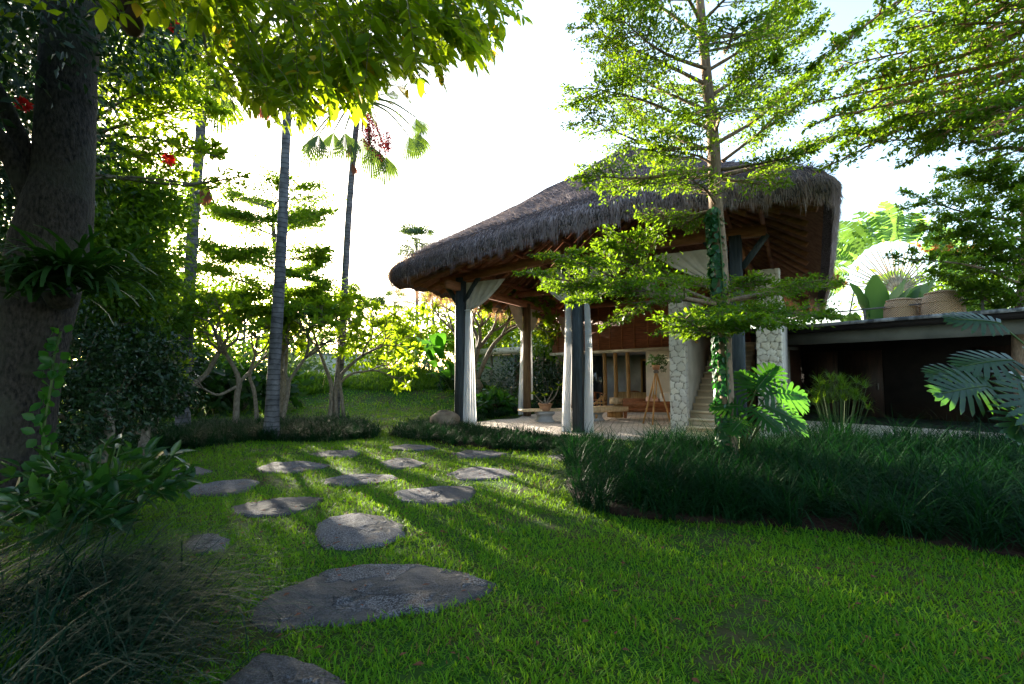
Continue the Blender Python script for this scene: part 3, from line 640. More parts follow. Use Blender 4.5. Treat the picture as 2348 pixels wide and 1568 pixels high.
# thick slab table
tc=on_t(1388,962)
tb=thing('slab_table',tuple(tc),'thick rough-edged pale wooden slab table right of the black post','table')
td=unit(on_t(1420,958)-on_t(1345,962)); ti=A_(-td[1],td[0],0)
top=[(-.9,-.35),(-.5,-.42),(0,-.38),(.45,-.45),(.8,-.35),(.86,0),(.8,.3),(.3,.42),(-.3,.4),(-.9,.38)]
g=MB(); prism(g,[tc+td*a+ti*b for a,b in top],TZ+.27,TZ+.42); g.build('tabletop',M['timber_pale'],tb)
for a,b in ((-.5,0),(.45,.05)): g=MB(); g.box(tc+td*(a-.12)+ti*(b-.25)+Zu*TZ,td*.24,ti*.5,Zu*.268); g.build('leg',M['timber'],tb)
bx_=tc+td*.55+ti*.1+Zu*(TZ+.42)
o=thing('wooden_box',tuple(bx_),'plain pale wooden box standing on the slab table','box'); g=MB(); g.cbox(bx_+Zu*.1,td*.34,ti*.26,Zu*.18); g.build('box_body',M['timber_pale'],o); g=MB(); g.cbox(bx_+Zu*.203,td*.36,ti*.28,Zu*.024); g.build('lid',M['timber_pale'],o)
# driftwood sculpture
dc=tc+td*-.15+Zu*(TZ+.42); g=MB()
for a,b in (((-.25,0,.03),(.02,0,.32)),((-.1,0,.12),(.12,.02,.38)),((.05,0,.02),(.0,.03,.3)),((-.2,0,.08),(.16,0,.1))):
    A0,B0=dc+A_(*a),dc+A_(*b); g.tube(bez([A0,(A0+B0)/2+rg.normal(size=3)*.03,B0],5),np.linspace(.035,.012,11),6,rough=.2)
tag(g.build('driftwood_sculpture',M['timber'],loc=dc),'twisted brown driftwood piece on the slab table','sculpture')
def chair(c,rz,label):
    t=thing('round_back_chair',tuple(c),label,'chair','round backed wooden chairs'); R_=lambda x,y,z:c+A_(x*math.cos(rz)-y*math.sin(rz),x*math.sin(rz)+y*math.cos(rz),z)
    for sx in (-.22,.22):
        for sy in (-.2,.2): g=MB(); stick(g,R_(sx,sy,0),R_(sx*.95,sy*.95,.43 if sy<0 else .7),.018); g.build('leg',M['timber_red'],t)
    g=MB(); g.box(R_(-.25,-.23,.43),R_(.25,-.23,.43)-R_(-.25,-.23,.43),R_(-.25,.23,.43)-R_(-.25,-.23,.43),Zu*.035); g.build('seat',M['timber_red'],t)
    g=MB(); g.tube(bez([R_(-.27,-.15,.66),R_(-.27,.1,.7),R_(-.15,.27,.74),R_(.15,.27,.74),R_(.27,.1,.7),R_(.27,-.15,.66)],4),.022,6); g.build('back_rail',M['timber_red'],t)
    g=MB(); g.box(R_(-.06,.25,.46),R_(.06,.25,.46)-R_(-.06,.25,.46),R_(0,.27,.46)-R_(0,.25,.46),Zu*.28); g.build('back_splat',M['timber_red'],t)
chair(on_t(1372,943),.4,'round backed chair behind the slab table'); chair(on_t(1452,937),-.3,'round backed chair between the house columns'); 
# daybed
q0,q1=on_t(1428,962),on_t(1534,964); qd=unit(q1-q0); qi=A_(-qd[1],qd[0],0); ql=np.linalg.norm(q1-q0)+.25
db=thing('daybed',tuple((q0+q1)/2),'long reddish wooden daybed left of the stone pier','daybed')
g=MB(); g.box(q0+Zu*(TZ+.2),qd*ql,qi*.9,Zu*.12); g.build('base',M['timber_red'],db)
g=MB(); g.box(q0+Zu*(TZ+.323),qd*ql,qi*.05,Zu*.22); g.build('side_board',M['timber_red'],db)
g=MB(); g.box(q0+qi*.85+Zu*(TZ+.323),qd*ql,qi*.05,Zu*.27); g.build('back_board',M['timber_red'],db)
for a in (0.02,ql-.12):
    for b in (0.01,.8): g=MB(); g.box(q0+qd*a+qi*b+Zu*TZ,qd*.1,qi*.08,Zu*.198); g.build('leg',M['timber_red'],db)
g=MB(); g.box(q0+qi*.06+qd*.03+Zu*(TZ+.323),qd*(ql-.06),qi*.77,Zu*.12); g.build('mattress',M['pink_cloth'],db)
def pillow(p,s,mat,label,tilt):
    g=MB(); n=14; V=[]
    for i in range(n):
        for j in range(n):
            a,b=i/(n-1)*2-1,j/(n-1)*2-1; h=(1-a**4)*(1-b**4); V.append((a*s*(1-.08*b*b),b*s*.8*(1-.08*a*a),h**.5*s*.35))
    V=np.array(V); V2=V*A_(1,1,-1); c,sn=math.cos(tilt),math.sin(tilt)
    Wd=[p+qd*x+A_(0,0,1)*(y*sn+z*c)+qi*(y*c-z*sn)+Zu*s*.75 for x,y,z in np.vstack([V,V2])]
    i=np.arange(n-1)[:,None]*n+np.arange(n-1)[None]; f=np.stack([i,i+1,i+n+1,i+n],-1).reshape(-1,4); g.add(Wd,[f,f[:,::-1]+n*n]); tag(g.build('pillow',M[mat],smooth=True,loc=p),label,'pillow','pillows on the daybed')
pillow(q0+qd*(ql-.25)+qi*.35+Zu*(TZ+.42),.26,'white_cloth','white pillow propped at the end of the daybed, against the pier',1.1)
pillow(q0+qd*(ql-.75)+qi*.4+Zu*(TZ+.4),.2,'pink_cloth','dusty pink pillow beside the white one',.9)
# tripod with a pot plant
tp=on_t(1506,972); tr=thing('wooden_tripod',tuple(tp),'tall orange wooden tripod in front of the daybed','tripod')
hd=tp+Zu*1.52
for a in (2.6,-.6,-2.1):
    g=MB(); ft=tp+A_(math.cos(a)*.42,math.sin(a)*.35,0); sd=unit(np.cross(ft-hd,Zu))*.045
    g.beam(hd+sd*.6,(hd+ft)/2+sd,.03,.03); g.beam(hd-sd*.6,(hd+ft)/2-sd,.03,.03); g.beam((hd+ft)/2+(hd-ft)*.06,ft,.045,.04); g.cbox((hd+ft)/2,sd*2.6,A_(0,.05,0),Zu*.04); g.build('leg',M['timber'],tr)
g=MB(); lathe(g,hd,[(.001,-.05),(.07,-.05),(.08,.0),(.05,.05),(.001,.05)],12); g.build('head',M['metal_rail'],tr)
pt=hd+Zu*.05; pl=thing('trailing_pot_plant',tuple(pt),'bushy pot plant standing on top of the wooden tripod','potted plant')
g=MB(); lathe(g,pt,[(.001,0),(.09,0),(.12,.14),(.10,.14),(.001,.12)],14); g.build('pot',M['terracotta'],pl)
g=MB(); blob(g,pt+Zu*.3,(.2,.2,.17),34,9,.08,.4); blob(g,pt+A_(.24,0,.2),(.14,.12,.2),12,8,.08,.4); g.build('foliage',M['leaf_dark'],pl)
# sunlit lights: nothing emits. boulders
def boulder(c,r,label,sq=.8,moss=False):
    n,m=28,18; g=MB(); V=[]
    for j in range(m+1):
        for i in range(n):
            a=i*2*PI/n; b=-PI/2+PI*j/m; x,y,z=math.cos(a)*math.cos(b),math.sin(a)*math.cos(b),math.sin(b)
            k=1+.05*math.sin(3*a+2*b)+.04*math.sin(5*b+a*2)+.02*rg.normal(); z=math.copysign(abs(z)**.8,z)
            V.append(c+A_(x*r*k,y*r*k,z*r*sq*k+r*sq*.75))
    i=np.arange(m)[:,None]*n+np.arange(n)[None]; i2=np.arange(m)[:,None]*n+(np.arange(n)[None]+1)%n
    g.add(V,np.stack([i,i2,i2+n,i+n],-1).reshape(-1,4)); tag(g.build('boulder',M['boulder'],smooth=True,loc=c),label,'boulder')
boulder(gnd(1019,985,0),.39,'big rounded boulder with a flat mossy top beside the first curtain',.75)
c=at(876,883,24.5); c[2]=float(gh(c[0],c[1])); boulder(c,.26,'small dark boulder set in the far grassy mound',.7)
# ---------------------------------------------------------------- stepping stones
STN=[('big cracked grey slab in the lawn, largest of the stepping stones',[(566,1392),(600,1365),(640,1345),(700,1325),(760,1300),(850,1290),(960,1290),(1030,1298),(1085,1312),(1137,1330),(1120,1352),(1060,1375),(1000,1393),(930,1395),(860,1410),(780,1420),(700,1422),(640,1432),(600,1428),(575,1410)]),
('rough slab cut off by the lower edge of the photo',[(430,1572),(520,1545),(575,1500),(600,1482),(660,1488),(720,1510),(780,1540),(815,1575),(780,1620),(600,1650),(430,1630)]),
('rounded dark stepping stone just beyond the biggest slab',[(720,1235),(722,1205),(755,1188),(820,1178),(880,1185),(925,1205),(927,1228),(880,1248),(800,1258),(745,1256)]),
('wide dark stone left of and beyond the rounded one',[(525,1160),(560,1150),(630,1142),(700,1137),(742,1142),(725,1160),(690,1175),(640,1182),(580,1182),(545,1175)]),
('shaded brownish stone between the glossy shrub and the middle stones',[(410,1122),(450,1107),(510,1100),(570,1096),(597,1102),(570,1120),(520,1130),(450,1131)]),
('darkest small stone at the far left end of the path',[(368,1078),(410,1070),(450,1070),(485,1080),(455,1088),(390,1090)]),
('pale bluish stone on the left, in front of the thick palm',[(585,1075),(620,1062),(700,1058),(755,1064),(715,1075),(660,1084),(600,1083)]),
('grey stone in the middle of the path with a flat far edge',[(735,1098),(780,1087),(850,1083),(905,1086),(917,1095),(870,1105),(800,1112),(750,1110)]),
('sunlit warm stone with a square right end',[(900,1128),(940,1120),(1010,1112),(1085,1112),(1092,1125),(1075,1145),(1030,1157),(960,1155),(915,1148)]),
('grey lens shaped stone right of the sun patch',[(1022,1083),(1060,1070),(1100,1066),(1160,1076),(1187,1088),(1140,1096),(1060,1097)]),
('small bright diamond shaped stone in the sun patch',[(868,1056),(910,1044),(940,1044),(980,1056),(950,1067),(900,1070)]),
('narrow stone in front of the small border grass, right end',[(1035,1036),(1070,1029),(1130,1033),(1168,1040),(1130,1047),(1060,1046)]),
('thin stone at the gap between the two grass borders',[(890,1022),(930,1017),(990,1020),(1000,1025),(940,1030),(900,1028)]),
('pale flat stone at the back, right of the thick palm',[(708,1042),(750,1033),(810,1031),(830,1037),(800,1046),(730,1048)]),
('stone half covered by the long fine grass on the left',[(415,1250),(440,1225),(500,1222),(530,1238),(515,1258),(470,1265),(430,1262)]),
('stone peeping out beside the tall border grass',[(1258,1047),(1290,1043),(1335,1046),(1325,1056),(1280,1060)])]
STONE_POLY=[]
for lab,pl_ in STN:
    P=np.array([gnd(x,y,.03)[:2] for x,y in pl_]); c=P.mean(0)
    if np.cross(P[1]-P[0],P[2]-P[1]).mean()<0: pass
    ar=.5*np.sum(P[:,0]*np.roll(P[:,1],-1)-np.roll(P[:,0],-1)*P[:,1]); P=P if ar>0 else P[::-1]
    Q=[]
    for i in range(len(P)):
        a,b=P[i],P[(i+1)%len(P)]
        for f in (0,.33,.66): Q.append(a+(b-a)*f+rg.normal(size=2)*.006*np.linalg.norm(b-a)*4)
    Q=np.array(Q); STONE_POLY.append(Q); n=len(Q); g=MB(); V=[]
    rings=[(1.0,-.05),(1.005,.004),(.985,.016),(.9,.024),(.75,.02),(.6,.026),(.45,.018),(.3,.025),(.15,.022)]
    for s,z in rings:
        for q in Q: 
            p=c+(q-c)*s; V.append(A_(p[0],p[1],float(gh(p[0],p[1]))+z+((.010*math.sin(p[0]*7+1)*math.sin(p[1]*9+2*math.sin(p[0]*5))+.004*rg.normal()) if s<.95 else 0)))
    V.append(A_(c[0],c[1],float(gh(*c))+.03)); m=len(rings)
    i=np.arange(m-1)[:,None]*n+np.arange(n)[None]; i2=np.arange(m-1)[:,None]*n+(np.arange(n)[None]+1)%n
    g.add(V,[np.stack([i,i2,i2+n,i+n],-1).reshape(-1,4),np.array([[(m-1)*n+q,(m-1)*n+(q+1)%n,m*n] for q in range(n)])])
    tag(g.build('stepping_stone',M['step_stone'],smooth=True,loc=A_(c[0],c[1],0)),lab,'stepping stone','stepping stones across the lawn')
def inpoly(P,poly):
    x,y=P[:,0],P[:,1]; r=np.zeros(len(P),bool); j=len(poly)-1
    for i in range(len(poly)):
        xi,yi=poly[i]; xj,yj=poly[j]
        r^=((yi>y)!=(yj>y))&(x<(xj-xi)*(y-yi)/(yj-yi+1e-12)+xi); j=i
    return r
# ---------------------------------------------------------------- lawn blades
BEDS=[]   # ground polygons (x,y) of border grass, blades of lawn kept out
def gp_(pts,z=0): return np.array([gnd(x,y,z)[:2] for x,y in pts])
bedR=np.vstack([gp_([(1272,1112),(1292,1148),(1400,1182),(1560,1200),(1750,1215),(1950,1236),(2150,1262),(2347,1292)]),[[6,3.5],[9,3.5],[9,8.3],[6.5,9.3],[4.6,9.6]],gp_([(1500,1032),(1340,1045),(1290,1070)])])
bed2=gp_([(892,1000),(950,1012),(1080,1027),(1200,1038),(1340,1046),(1430,1030),(1300,1012),(1180,995),(1080,985),(1040,972),(960,972),(905,985)])
bed1=gp_([(180,1062),(300,1048),(420,1032),(600,1012),(700,1014),(800,1012),(866,1004),(868,992),(840,978),(750,972),(640,975),(520,978),(400,985),(230,1000)])
def sample(n,x0,x1,y0,y1): return np.stack([rng.uniform(x0,x1,n),rng.uniform(y0,y1,n)],1)
def infrustum(P,mg=1.3): return np.abs(P[:,0])<P[:,1]*mg+1.2
g=MB()
for (y0,y1,dens,Lb,Wb) in ((2.0,3.2,6800,.034,.0085),(3.2,4.6,5400,.036,.0088),(4.6,6.5,3400,.042,.009),(6.5,9,2000,.046,.010),(9,13,1100,.05,.014),(13,19,520,.06,.022),(19,27,240,.08,.035)):
    x1=y1*1.3+1.2; n=int(dens*2*x1*(y1-y0)); P=sample(n,-x1,x1,y0,y1); P=P[infrustum(P)]
    bare=(np.sin(P[:,0]*2.1+1.3*np.sin(P[:,1]*1.7))*np.sin(P[:,1]*2.6+1.1*np.sin(P[:,0]*2.3))); cl=.5+.5*np.sin(P[:,0]*7.3+np.sin(P[:,1]*5))*np.sin(P[:,1]*8.1+np.sin(P[:,0]*6))
    keep=rng.random(len(P))<(.55+.45*cl)*(1-.8*sm(.45,.95,bare+.35*np.sin(P[:,0]*13+P[:,1]*3)*np.sin(P[:,1]*17-P[:,0]*5))); P=P[keep]
    for q in [s_.mean(0)+(s_-s_.mean(0))*.93 for s_ in STONE_POLY]+[q_.mean(0)+(q_-q_.mean(0))*.96 for q_ in (bedR,bed1,bed2)]: P=P[~inpoly(P,q)]
    T2=np.stack([Lc(-.15,-.7)[:2],Lc(14,-.9)[:2],Lc(14,14)[:2],Lc(-.3,14)[:2]]); P=P[~inpoly(P,T2)]
    n=len(P); Z=gh(P[:,0],P[:,1]); az=rng.uniform(0,2*PI,n); lean=rng.uniform(.3,1.45,n); L=Lb*rng.uniform(.4,1.9,n)
    blades(g,np.column_stack([P,Z]),az,L,Wb*rng.uniform(.7,1.3,n),lean,rng.uniform(.1,.7,n),K=2,tipw=.15,twist=rng.uniform(-.6,.6,n))
tag(g.build('lawn_grass',M['lawn']),'short bright green lawn between the stepping stones','grass',kind='stuff')
# fallen leaves
n=900; P=sample(n,-6,7,2.2,9); P=P[~inpoly(P,bedR)]; n=len(P); g=MB(); az=rng.uniform(0,6.3,n)
leaves(g,np.column_stack([P,gh(P[:,0],P[:,1])+.03]),np.stack([np.cos(az),np.sin(az),0*az],1),Zu+rdir(n)*.25,rng.uniform(.03,.06,n),rng.uniform(.012,.03,n))
tag(g.build('fallen_leaves',M['dead_palm']),'dry brown leaves scattered over the lawn','leaves',kind='stuff')
# ---------------------------------------------------------------- border grasses
def border(name,poly,dens,per,Lr,W,label,hfun=None,K=5,mat='blade',seed=0):
    lo,hi=poly.min(0),poly.max(0); n=int(dens*np.prod(hi-lo)); C=np.stack([rng.uniform(lo[0],hi[0],n),rng.uniform(lo[1],hi[1],n)],1); C=C[inpoly(C,poly)]
    C=C[infrustum(C,1.25)]
    n=len(C); cs=rng.uniform(.7,1.15,n); g=MB(); P=np.repeat(C,per,0)+rng.normal(size=(n*per,2))*.045; m=len(P)
    L=rng.uniform(*Lr,m)*np.repeat(cs,per); az=rng.uniform(0,2*PI,m)
    blades(g,np.column_stack([P,gh(P[:,0],P[:,1])]),az,L,W*rng.uniform(.7,1.3,m),rng.uniform(.05,.75,m),rng.uniform(.8,2.5,m),K=K,tipw=.1,twist=rng.uniform(-.5,.5,m))
    o=g.build(name,M[mat]); tag(o,label,'grass',kind='stuff'); return C
def bedsheet(poly,nm,label):
    g=MB(); c=poly.mean(0); prism(g,[A_(*p,0) for p in (poly if np.sum(poly[:,0]*np.roll(poly[:,1],-1)-np.roll(poly[:,0],-1)*poly[:,1])>0 else poly[::-1])],-.1,.035); tag(g.build(nm,M['mulch']),kind='structure')
bedsheet(bedR.mean(0)+(bedR-bedR.mean(0))*.95,'soil_bed','')
bedsheet(bed2,'soil_bed',''); 
border('border_grass',bedR,14,72,(.50,.92),.0105,'tall dark liriope border filling the right half of the garden')
border('edging_grass',bed2,26,40,(.28,.46),.012,'low dark mondo grass strip edging the tiled terrace')
border('edging_grass',bed1,20,40,(.35,.58),.013,'dark mondo grass strip at the foot of the palms and frangipanis')
border('border_grass',np.array([[4.6,8.3],[6.2,7.6],[9.5,6.9],[9.5,8.6],[5.0,9.9]]),15,40,(.75,1.12),.012,'taller back rows of the liriope border in front of the dark house')
bed3=np.array([Lc(-1.1,.5)[:2],Lc(-.35,.5)[:2],Lc(-.35,9)[:2],Lc(-1.6,9)[:2]])
border('edging_grass',bed3,26,30,(.25,.4),.014,'green edging grass along the garden side of the terrace',K=4)
# mound ground cover
for c,r,l in (((-9.6,22.5),(2.6,2.0),'clipped ground cover on the far left mound'),((-4.7,23.4),(3.2,2.3),'clipped ground cover on the mound before the big leaved plants')):
    n=9000; a=rng.uniform(0,6.3,n); rr=np.sqrt(rng.random(n)); P=np.stack([c[0]+r[0]*rr*np.cos(a),c[1]+r[1]*rr*np.sin(a)],1)
    g=MB(); blades(g,np.column_stack([P,gh(P[:,0],P[:,1])]),rng.uniform(0,6.3,n),rng.uniform(.15,.38,n),.035,rng.uniform(0,.7,n),rng.uniform(.3,1.6,n),K=3)
    tag(g.build('mound_grass',M['leaf_mid']),l,'ground cover',kind='stuff')
# ---------------------------------------------------------------- plants helpers
class Tree:
    def __init__(s,name,base,label,cat='tree',group=None):
        s.b=np.asarray(base,float); s.o=thing(name,tuple(s.b),label,cat,group); s.w=MB(); s.l=MB()
    def done(s,wm,lm,wn='trunk',ln='crown'):
        if s.w.n: s.w.build(wn,M[wm],s.o,smooth=True)
        if s.l.n: s.l.build(ln,M[lm],s.o)
        return s.o
def gz(p): q=np.array(p,float); q[2]=float(gh(q[0],q[1])); return q
# fine arching grass clump, left front
def clump(c,n,Lr,W,label,azc=0,azs=1.8,mat='blade_fine',bend=(1.0,2.0),lean=(.35,1.0)):
    o=thing('grass_clump',tuple(c),label,'grass clump','long fine grass clumps at the left edge'); g=MB()
    P=c+rng.normal(size=(n,3))*A_(.22,.2,0)
    blades(g,P,rng.normal(azc,azs,n),rng.uniform(*Lr,n),W*rng.uniform(.6,1.3,n),rng.uniform(*lean,n),rng.uniform(*bend,n),K=8,tipw=.08,twist=rng.uniform(-.4,.4,n))
    g.build('blades',M[mat],o)
clump(A_(-2.15,2.75,0),560,(.5,.98),.0095,'long fine arching grass clump, the nearest one at lower left',.05,.75)
clump(A_(-2.75,3.35,0),560,(.55,1.0),.0095,'long fine arching grass clump in front of the glossy shrub',.1,.8)
clump(A_(-1.95,2.2,0),380,(.4,.8),.0095,'dark fine grass clump in the bottom left corner of the photo',.3,1.1)
clump(A_(-3.3,2.9,0),420,(.6,1.1),.0095,'fine grass clump at the left edge under the big trunk',.2,1.0)
# glossy paddle leaved shrub
def paddle(c,n,R,H,Ls,label,cat='shrub',mat='leaf_gloss_dark',name='glossy_shrub'):
    t=Tree(name,c,label,cat); 
    for _ in range(n):
        a=rng.uniform(0,2*PI); r=R*rng.random()**.5; h=H*rng.uniform(.35,1)*(1-.35*(r/R)**2); tip=c+A_(r*math.cos(a),r*math.sin(a),h)
        t.w.tube(bez([c+A_(r*.3*math.cos(a),r*.3*math.sin(a),0),c+A_(r*.6*math.cos(a),r*.6*math.sin(a),h*.6),tip],4),.008,4,cap=False)
        k=rng.integers(3,6); D=unit(rng.normal(size=(k,3))*.7+A_(math.cos(a),math.sin(a),.25)); N=Zu+rng.normal(size=(k,3))*.45; L=Ls*rng.uniform(.6,1.2,k); leaves(t.l,np.repeat(tip[None],k,0)+rng.normal(size=(k,3))*.03,D,N,L,L*.42,TA)
    t.done('stem',mat,'stem','foliage')
paddle(gnd(225,1205)+A_(0,0,0),70,.66,.80,.24,'glossy broad leaved shrub at the foot of the big trunk')
paddle(gnd(120,1250),40,.45,.5,.2,'lower broad leaved shrub tucked behind the fine grass')
# ---------------------------------------------------------------- big left trunk
big=Tree('big_tree',gnd(25,1185),'massive leaning grey-barked tree trunk at the left edge')
pts=[(18,1210),(22,1150),(32,1000),(50,860),(78,720),(112,580),(135,470),(146,400),(150,300),(157,150),(167,0),(178,-160),(190,-330)]
C=bez([at(x,y,5.35-.0*k) for k,(x,y) in enumerate(pts)],5); rr=.92*np.interp(np.linspace(0,1,len(C)),[0,.08,.3,.42,.5,.56,.7,1],[.40,.34,.36,.37,.33,.29,.28,.25])
big.w.tube(C,rr,28,rough=.018)
for p,q,r in (((180,-200),(-200,-500),.16),((185,-280),(520,-420),.15),((110,560),(-60,250),.13),((120,520),(-100,60),.1)):
    big.w.tube(bez([at(*p,5.35),(at(*p,5.35)+at(*q,5.0))/2+A_(0,0,.2),at(*q,4.8)],6),np.linspace(r,r*.5,13),12)
# dark crown at the upper left around the trunk
for (x,y,Y,R,n) in ((20,120,6.3,(1.0,1.2,1.0),150),(40,330,6.6,(.9,1.0,1.1),150),(-60,520,6.4,(1.0,1,1.2),140),(60,20,7.0,(1.3,1,.8),150),(250,-40,6.0,(1.5,1.2,.7),150),(-40,-60,4.6,(1.2,1.2,.8),120)):
    blob(big.l,at(x,y,Y),R,n,22,.10,.5,.1,TB,.4,.2)
for q_,r_,n_ in (((-6.2,3.2,4.6),(1.6,1.8,1.1),200),((-5.2,1.0,5.6),(2,1.8,.9),200),((-7.2,4.6,3.2),(1.2,1.4,1.6),170),((-4.8,-.8,4.8),(1.6,1.6,1),150),((-5.6,1.8,2.2),(1.1,1.3,1.6),150)): blob(big.l,A_(*q_),r_,n_,22,.13,.5,.1,TB,.4,.2)  # crown masses out of view, added to darken the left side
big.done('bark_big','leaf_deep')
# creeper on the big trunk
iv=Tree('climbing_vine',gnd(100,1100),'green creeper with heart shaped leaves running up the right side of the big trunk','vine'); 
C=bez([at(x,y,5.12) for x,y in ((88,1110),(96,1040),(104,960),(118,880),(124,820),(140,760))],6); iv.w.tube(C,.012,5)
for p in C[::1]:
    k=2; a=rng.uniform(-1.2,1.2,k); D=np.stack([np.sin(a),-.35-.3*rng.random(k),np.cos(a)*rng.choice([-1,.4],k)],1); leaves(iv.l,np.repeat(p[None],k,0)+rng.normal(size=(k,3))*.05,D,A_(.2,-1,.3)+rng.normal(size=(k,3))*.3,rng.uniform(.09,.14,k),rng.uniform(.08,.12,k),TA)
iv.done('stem','leaf_gloss','stem','foliage')
# staghorn fern
sf=thing('staghorn_fern',tuple(at(130,690,5.0)),'staghorn fern with drooping forked straps hung on the big trunk','fern'); g=MB()
for (x,y,Y,n) in ((60,650,4.8,60),(140,645,4.9,60),(190,655,5.02,60)):
    c=at(x,y,Y); m=n; az=rng.uniform(-2.4,.9,m); P=np.repeat(c[None],m,0)+rng.normal(size=(m,3))*.06; blades(g,P,az,rng.uniform(.35,.85,m)*(1.35 if x==190 else 1),rng.uniform(.035,.07,m),rng.uniform(.6,1.3,m),rng.uniform(.7,1.7,m),K=7,tipw=.35,twist=rng.uniform(-.5,.5,m))
g.build('fronds',M['leaf_dark'],sf)
g=MB(); lathe(g,at(140,680,5.12),[(.001,-.14),(.10,-.1),(.15,0),(.10,.1),(.001,.14)],12); g.build('root_ball',M['bark_big'],sf)
# hanging pods near the trunk
pd=Tree('hanging_pod',at(255,15,3.2),'dark rounded seed pods hanging beside the big trunk at the top','seed pod')
for x,y,r in ((268,22,.055),(302,55,.07),(285,30,.045)):
    c=at(x,y,3.2); pd.w.tube([c+A_(-.05,0,.8),c+A_(-.02,0,.12),c+A_(0,0,.05),c,c-A_(-.02,0,.05),c-A_(-.03,0,.085)],[.008,.012,r*.7,r,r*.8,.01],12)
pd.done('dark_wood','leaf_dark','pod')
# ---------------------------------------------------------------- overhead pinnate canopy
cp=Tree('canopy_tree',A_(-4.4,1.2,0),'overhanging tree with large pinnate leaves across the upper left, glowing against the sun')
def lowb(x): return np.interp(x,[180,240,420,480,540,640,700,760,830,900,960,1010,1050,1120,1160,1210],[-20,60,40,120,225,270,270,255,250,165,190,170,120,150,40,10])
root=at(330,-420,3.6)
cp.w.tube(bez([A_(-4.4,1.2,0),A_(-4.2,1.6,2.5),A_(-3.4,2.6,4.6),root],6),np.linspace(.2,.1,19),10)
limbs=[]
for x,y,Y in ((480,150,3.7),(620,190,4.0),(760,160,4.3),(870,110,3.6),(1040,30,3.7),(560,20,5.0),(820,10,5.2),(690,40,3.2),(980,-60,4.4),(400,30,4.4)):
    e=at(x,y,Y); C=bez([root,(root*.6+e*.4)+A_(0,0,.35),e],10); cp.w.tube(C,np.linspace(.055,.008,len(C)),6,rough=.1); limbs.append(C)
nl=0
for _ in range(500):
    x=rng.uniform(220,1180) if rng.random()<.8 else rng.uniform(520,960); lb=lowb(x); y=lb-abs(rng.normal())*120-8 if rng.random()<.6 else rng.uniform(-140,lb-10)
    if y>lb: continue
    Y=rng.uniform(2.7,4.8) if y<lb-60 else rng.uniform(2.7,3.8)
    tip=at(x,y,Y); d=unit(A_(rng.uniform(-.4,1.0)+(.4 if x>850 else 0),rng.uniform(-.5,.5),-rng.uniform(.3,1.3) if y>lb-130 else -rng.uniform(-.1,.8))); ln=rng.uniform(.30,.46)
    feather(cp.l,cp.w,tip-d*ln,tip,rng.integers(5,8),rng.uniform(.10,.14),.5,rng.uniform(.02,.14),TA,.35,.003,rng.uniform(.2,.9))
for _ in range(34):
    x=rng.uniform(430,1170); y=lowb(x)+rng.uniform(-25,28); Y=rng.uniform(3.2,4.0); tip=at(x,y,Y); d=unit(A_(rng.uniform(-.1,.8),rng.uniform(-.2,.2),-rng.uniform(.6,1.3))); ln=rng.uniform(.34,.5)
    feather(cp.l,cp.w,tip-d*ln,tip,9,rng.uniform(.085,.11),.48,.08,TA,.25,.004,.75)
for (x0,y0,x1,y1,Y) in ((1010,30,1112,158,3.5),(960,90,1015,190,3.6),(1085,-20,1200,40,3.4),(560,170,640,280,3.6),(700,210,690,275,3.7),(640,200,700,282,3.6),(480,100,530,230,3.8),(880,90,965,198,3.7),(800,180,850,262,3.8)):
    feather(cp.l,cp.w,at(x0,y0,Y),at(x1,y1,Y),9,.115,.5,.12,TA,.3,.004,.7)
for cx,cy,cz,Rr in ((-3.5,.2,5.2,(2.2,1.8,.9)),(-1,-1.5,5.6,(2.4,2,.9)),(1.2,.2,5.8,(2,1.6,.7)),(-1.2,1.2,4.9,(1.6,1.2,.6)),(-4.5,3.2,5.4,(1.6,1.5,.8)),(-4.6,-1.5,4.2,(1.6,2,1.3)),(2.5,-2.5,5.6,(2.5,2,.8))):  # unseen crown masses above the camera, added to dim the foreground
    c_=A_(cx,cy,cz); blob(cp.l,c_,Rr,150,18,.14,.5,.1,TB,.4,.22); cp.w.tube(bez([A_(-4.2,1.6,2.5),(A_(-4.2,1.6,4)+c_)/2,c_],6),np.linspace(.1,.03,13),8)
cp.done('bark_grey','leaf_canopy')
# ---------------------------------------------------------------- backlit small-leaved tree (upper left, middle distance)
def limb_tree(name,base,trunk,wr,label,sprays,wm,lm,Ls,group=None,flat=.25,T=TB,nlm=1.0,ntw=14):
    t=Tree(name,base,label,'tree',group); C=bez(trunk,6); t.w.tube(C,np.interp(np.linspace(0,1,len(C)),np.linspace(0,1,len(wr)),wr),12,rough=.04)
    for a,b,w,n in sprays: spray(t.w,t.l,a,b,w,int(n*nlm),Ls,r0=.02+.008*np.linalg.norm(np.asarray(b)-np.asarray(a)),flat=flat,T=T,ntw=ntw)
    return t
Y=8.5
tr=[gz(at(90,1000,Y)),at(105,700,Y),at(150,420,Y),at(190,250,Y),at(200,50,Y)]
sp=[]
for (x0,y0,x1,y1,Yb,w,n) in ((240,260,480,240,8.6,.9,1400),(245,250,400,180,8.0,.9,1400),(240,200,470,140,8.8,.9,1300),(240,120,480,60,8.2,.9,1300),(240,60,420,-20,8.6,.9,1200),(250,300,495,340,8.7,.55,800),(400,250,500,360,8.4,.5,700),(390,240,460,420,8.5,.35,360),(240,160,380,60,7.4,.9,1200),(250,180,520,190,9.4,.8,1100),(245,150,330,120,9.6,.8,900),(245,90,560,70,9.2,.9,1100),(470,330,500,430,8.5,.22,160)):
    sp.append((at(x0,y0,Y),at(x1,y1,Yb),w,n))
sp=[(at(175,min(y+60,400),Y),e,w,n) for (s_,e,w,n),y in zip(sp,(260,250,200,120,60,300,250,240,160,180,150,90,330))]
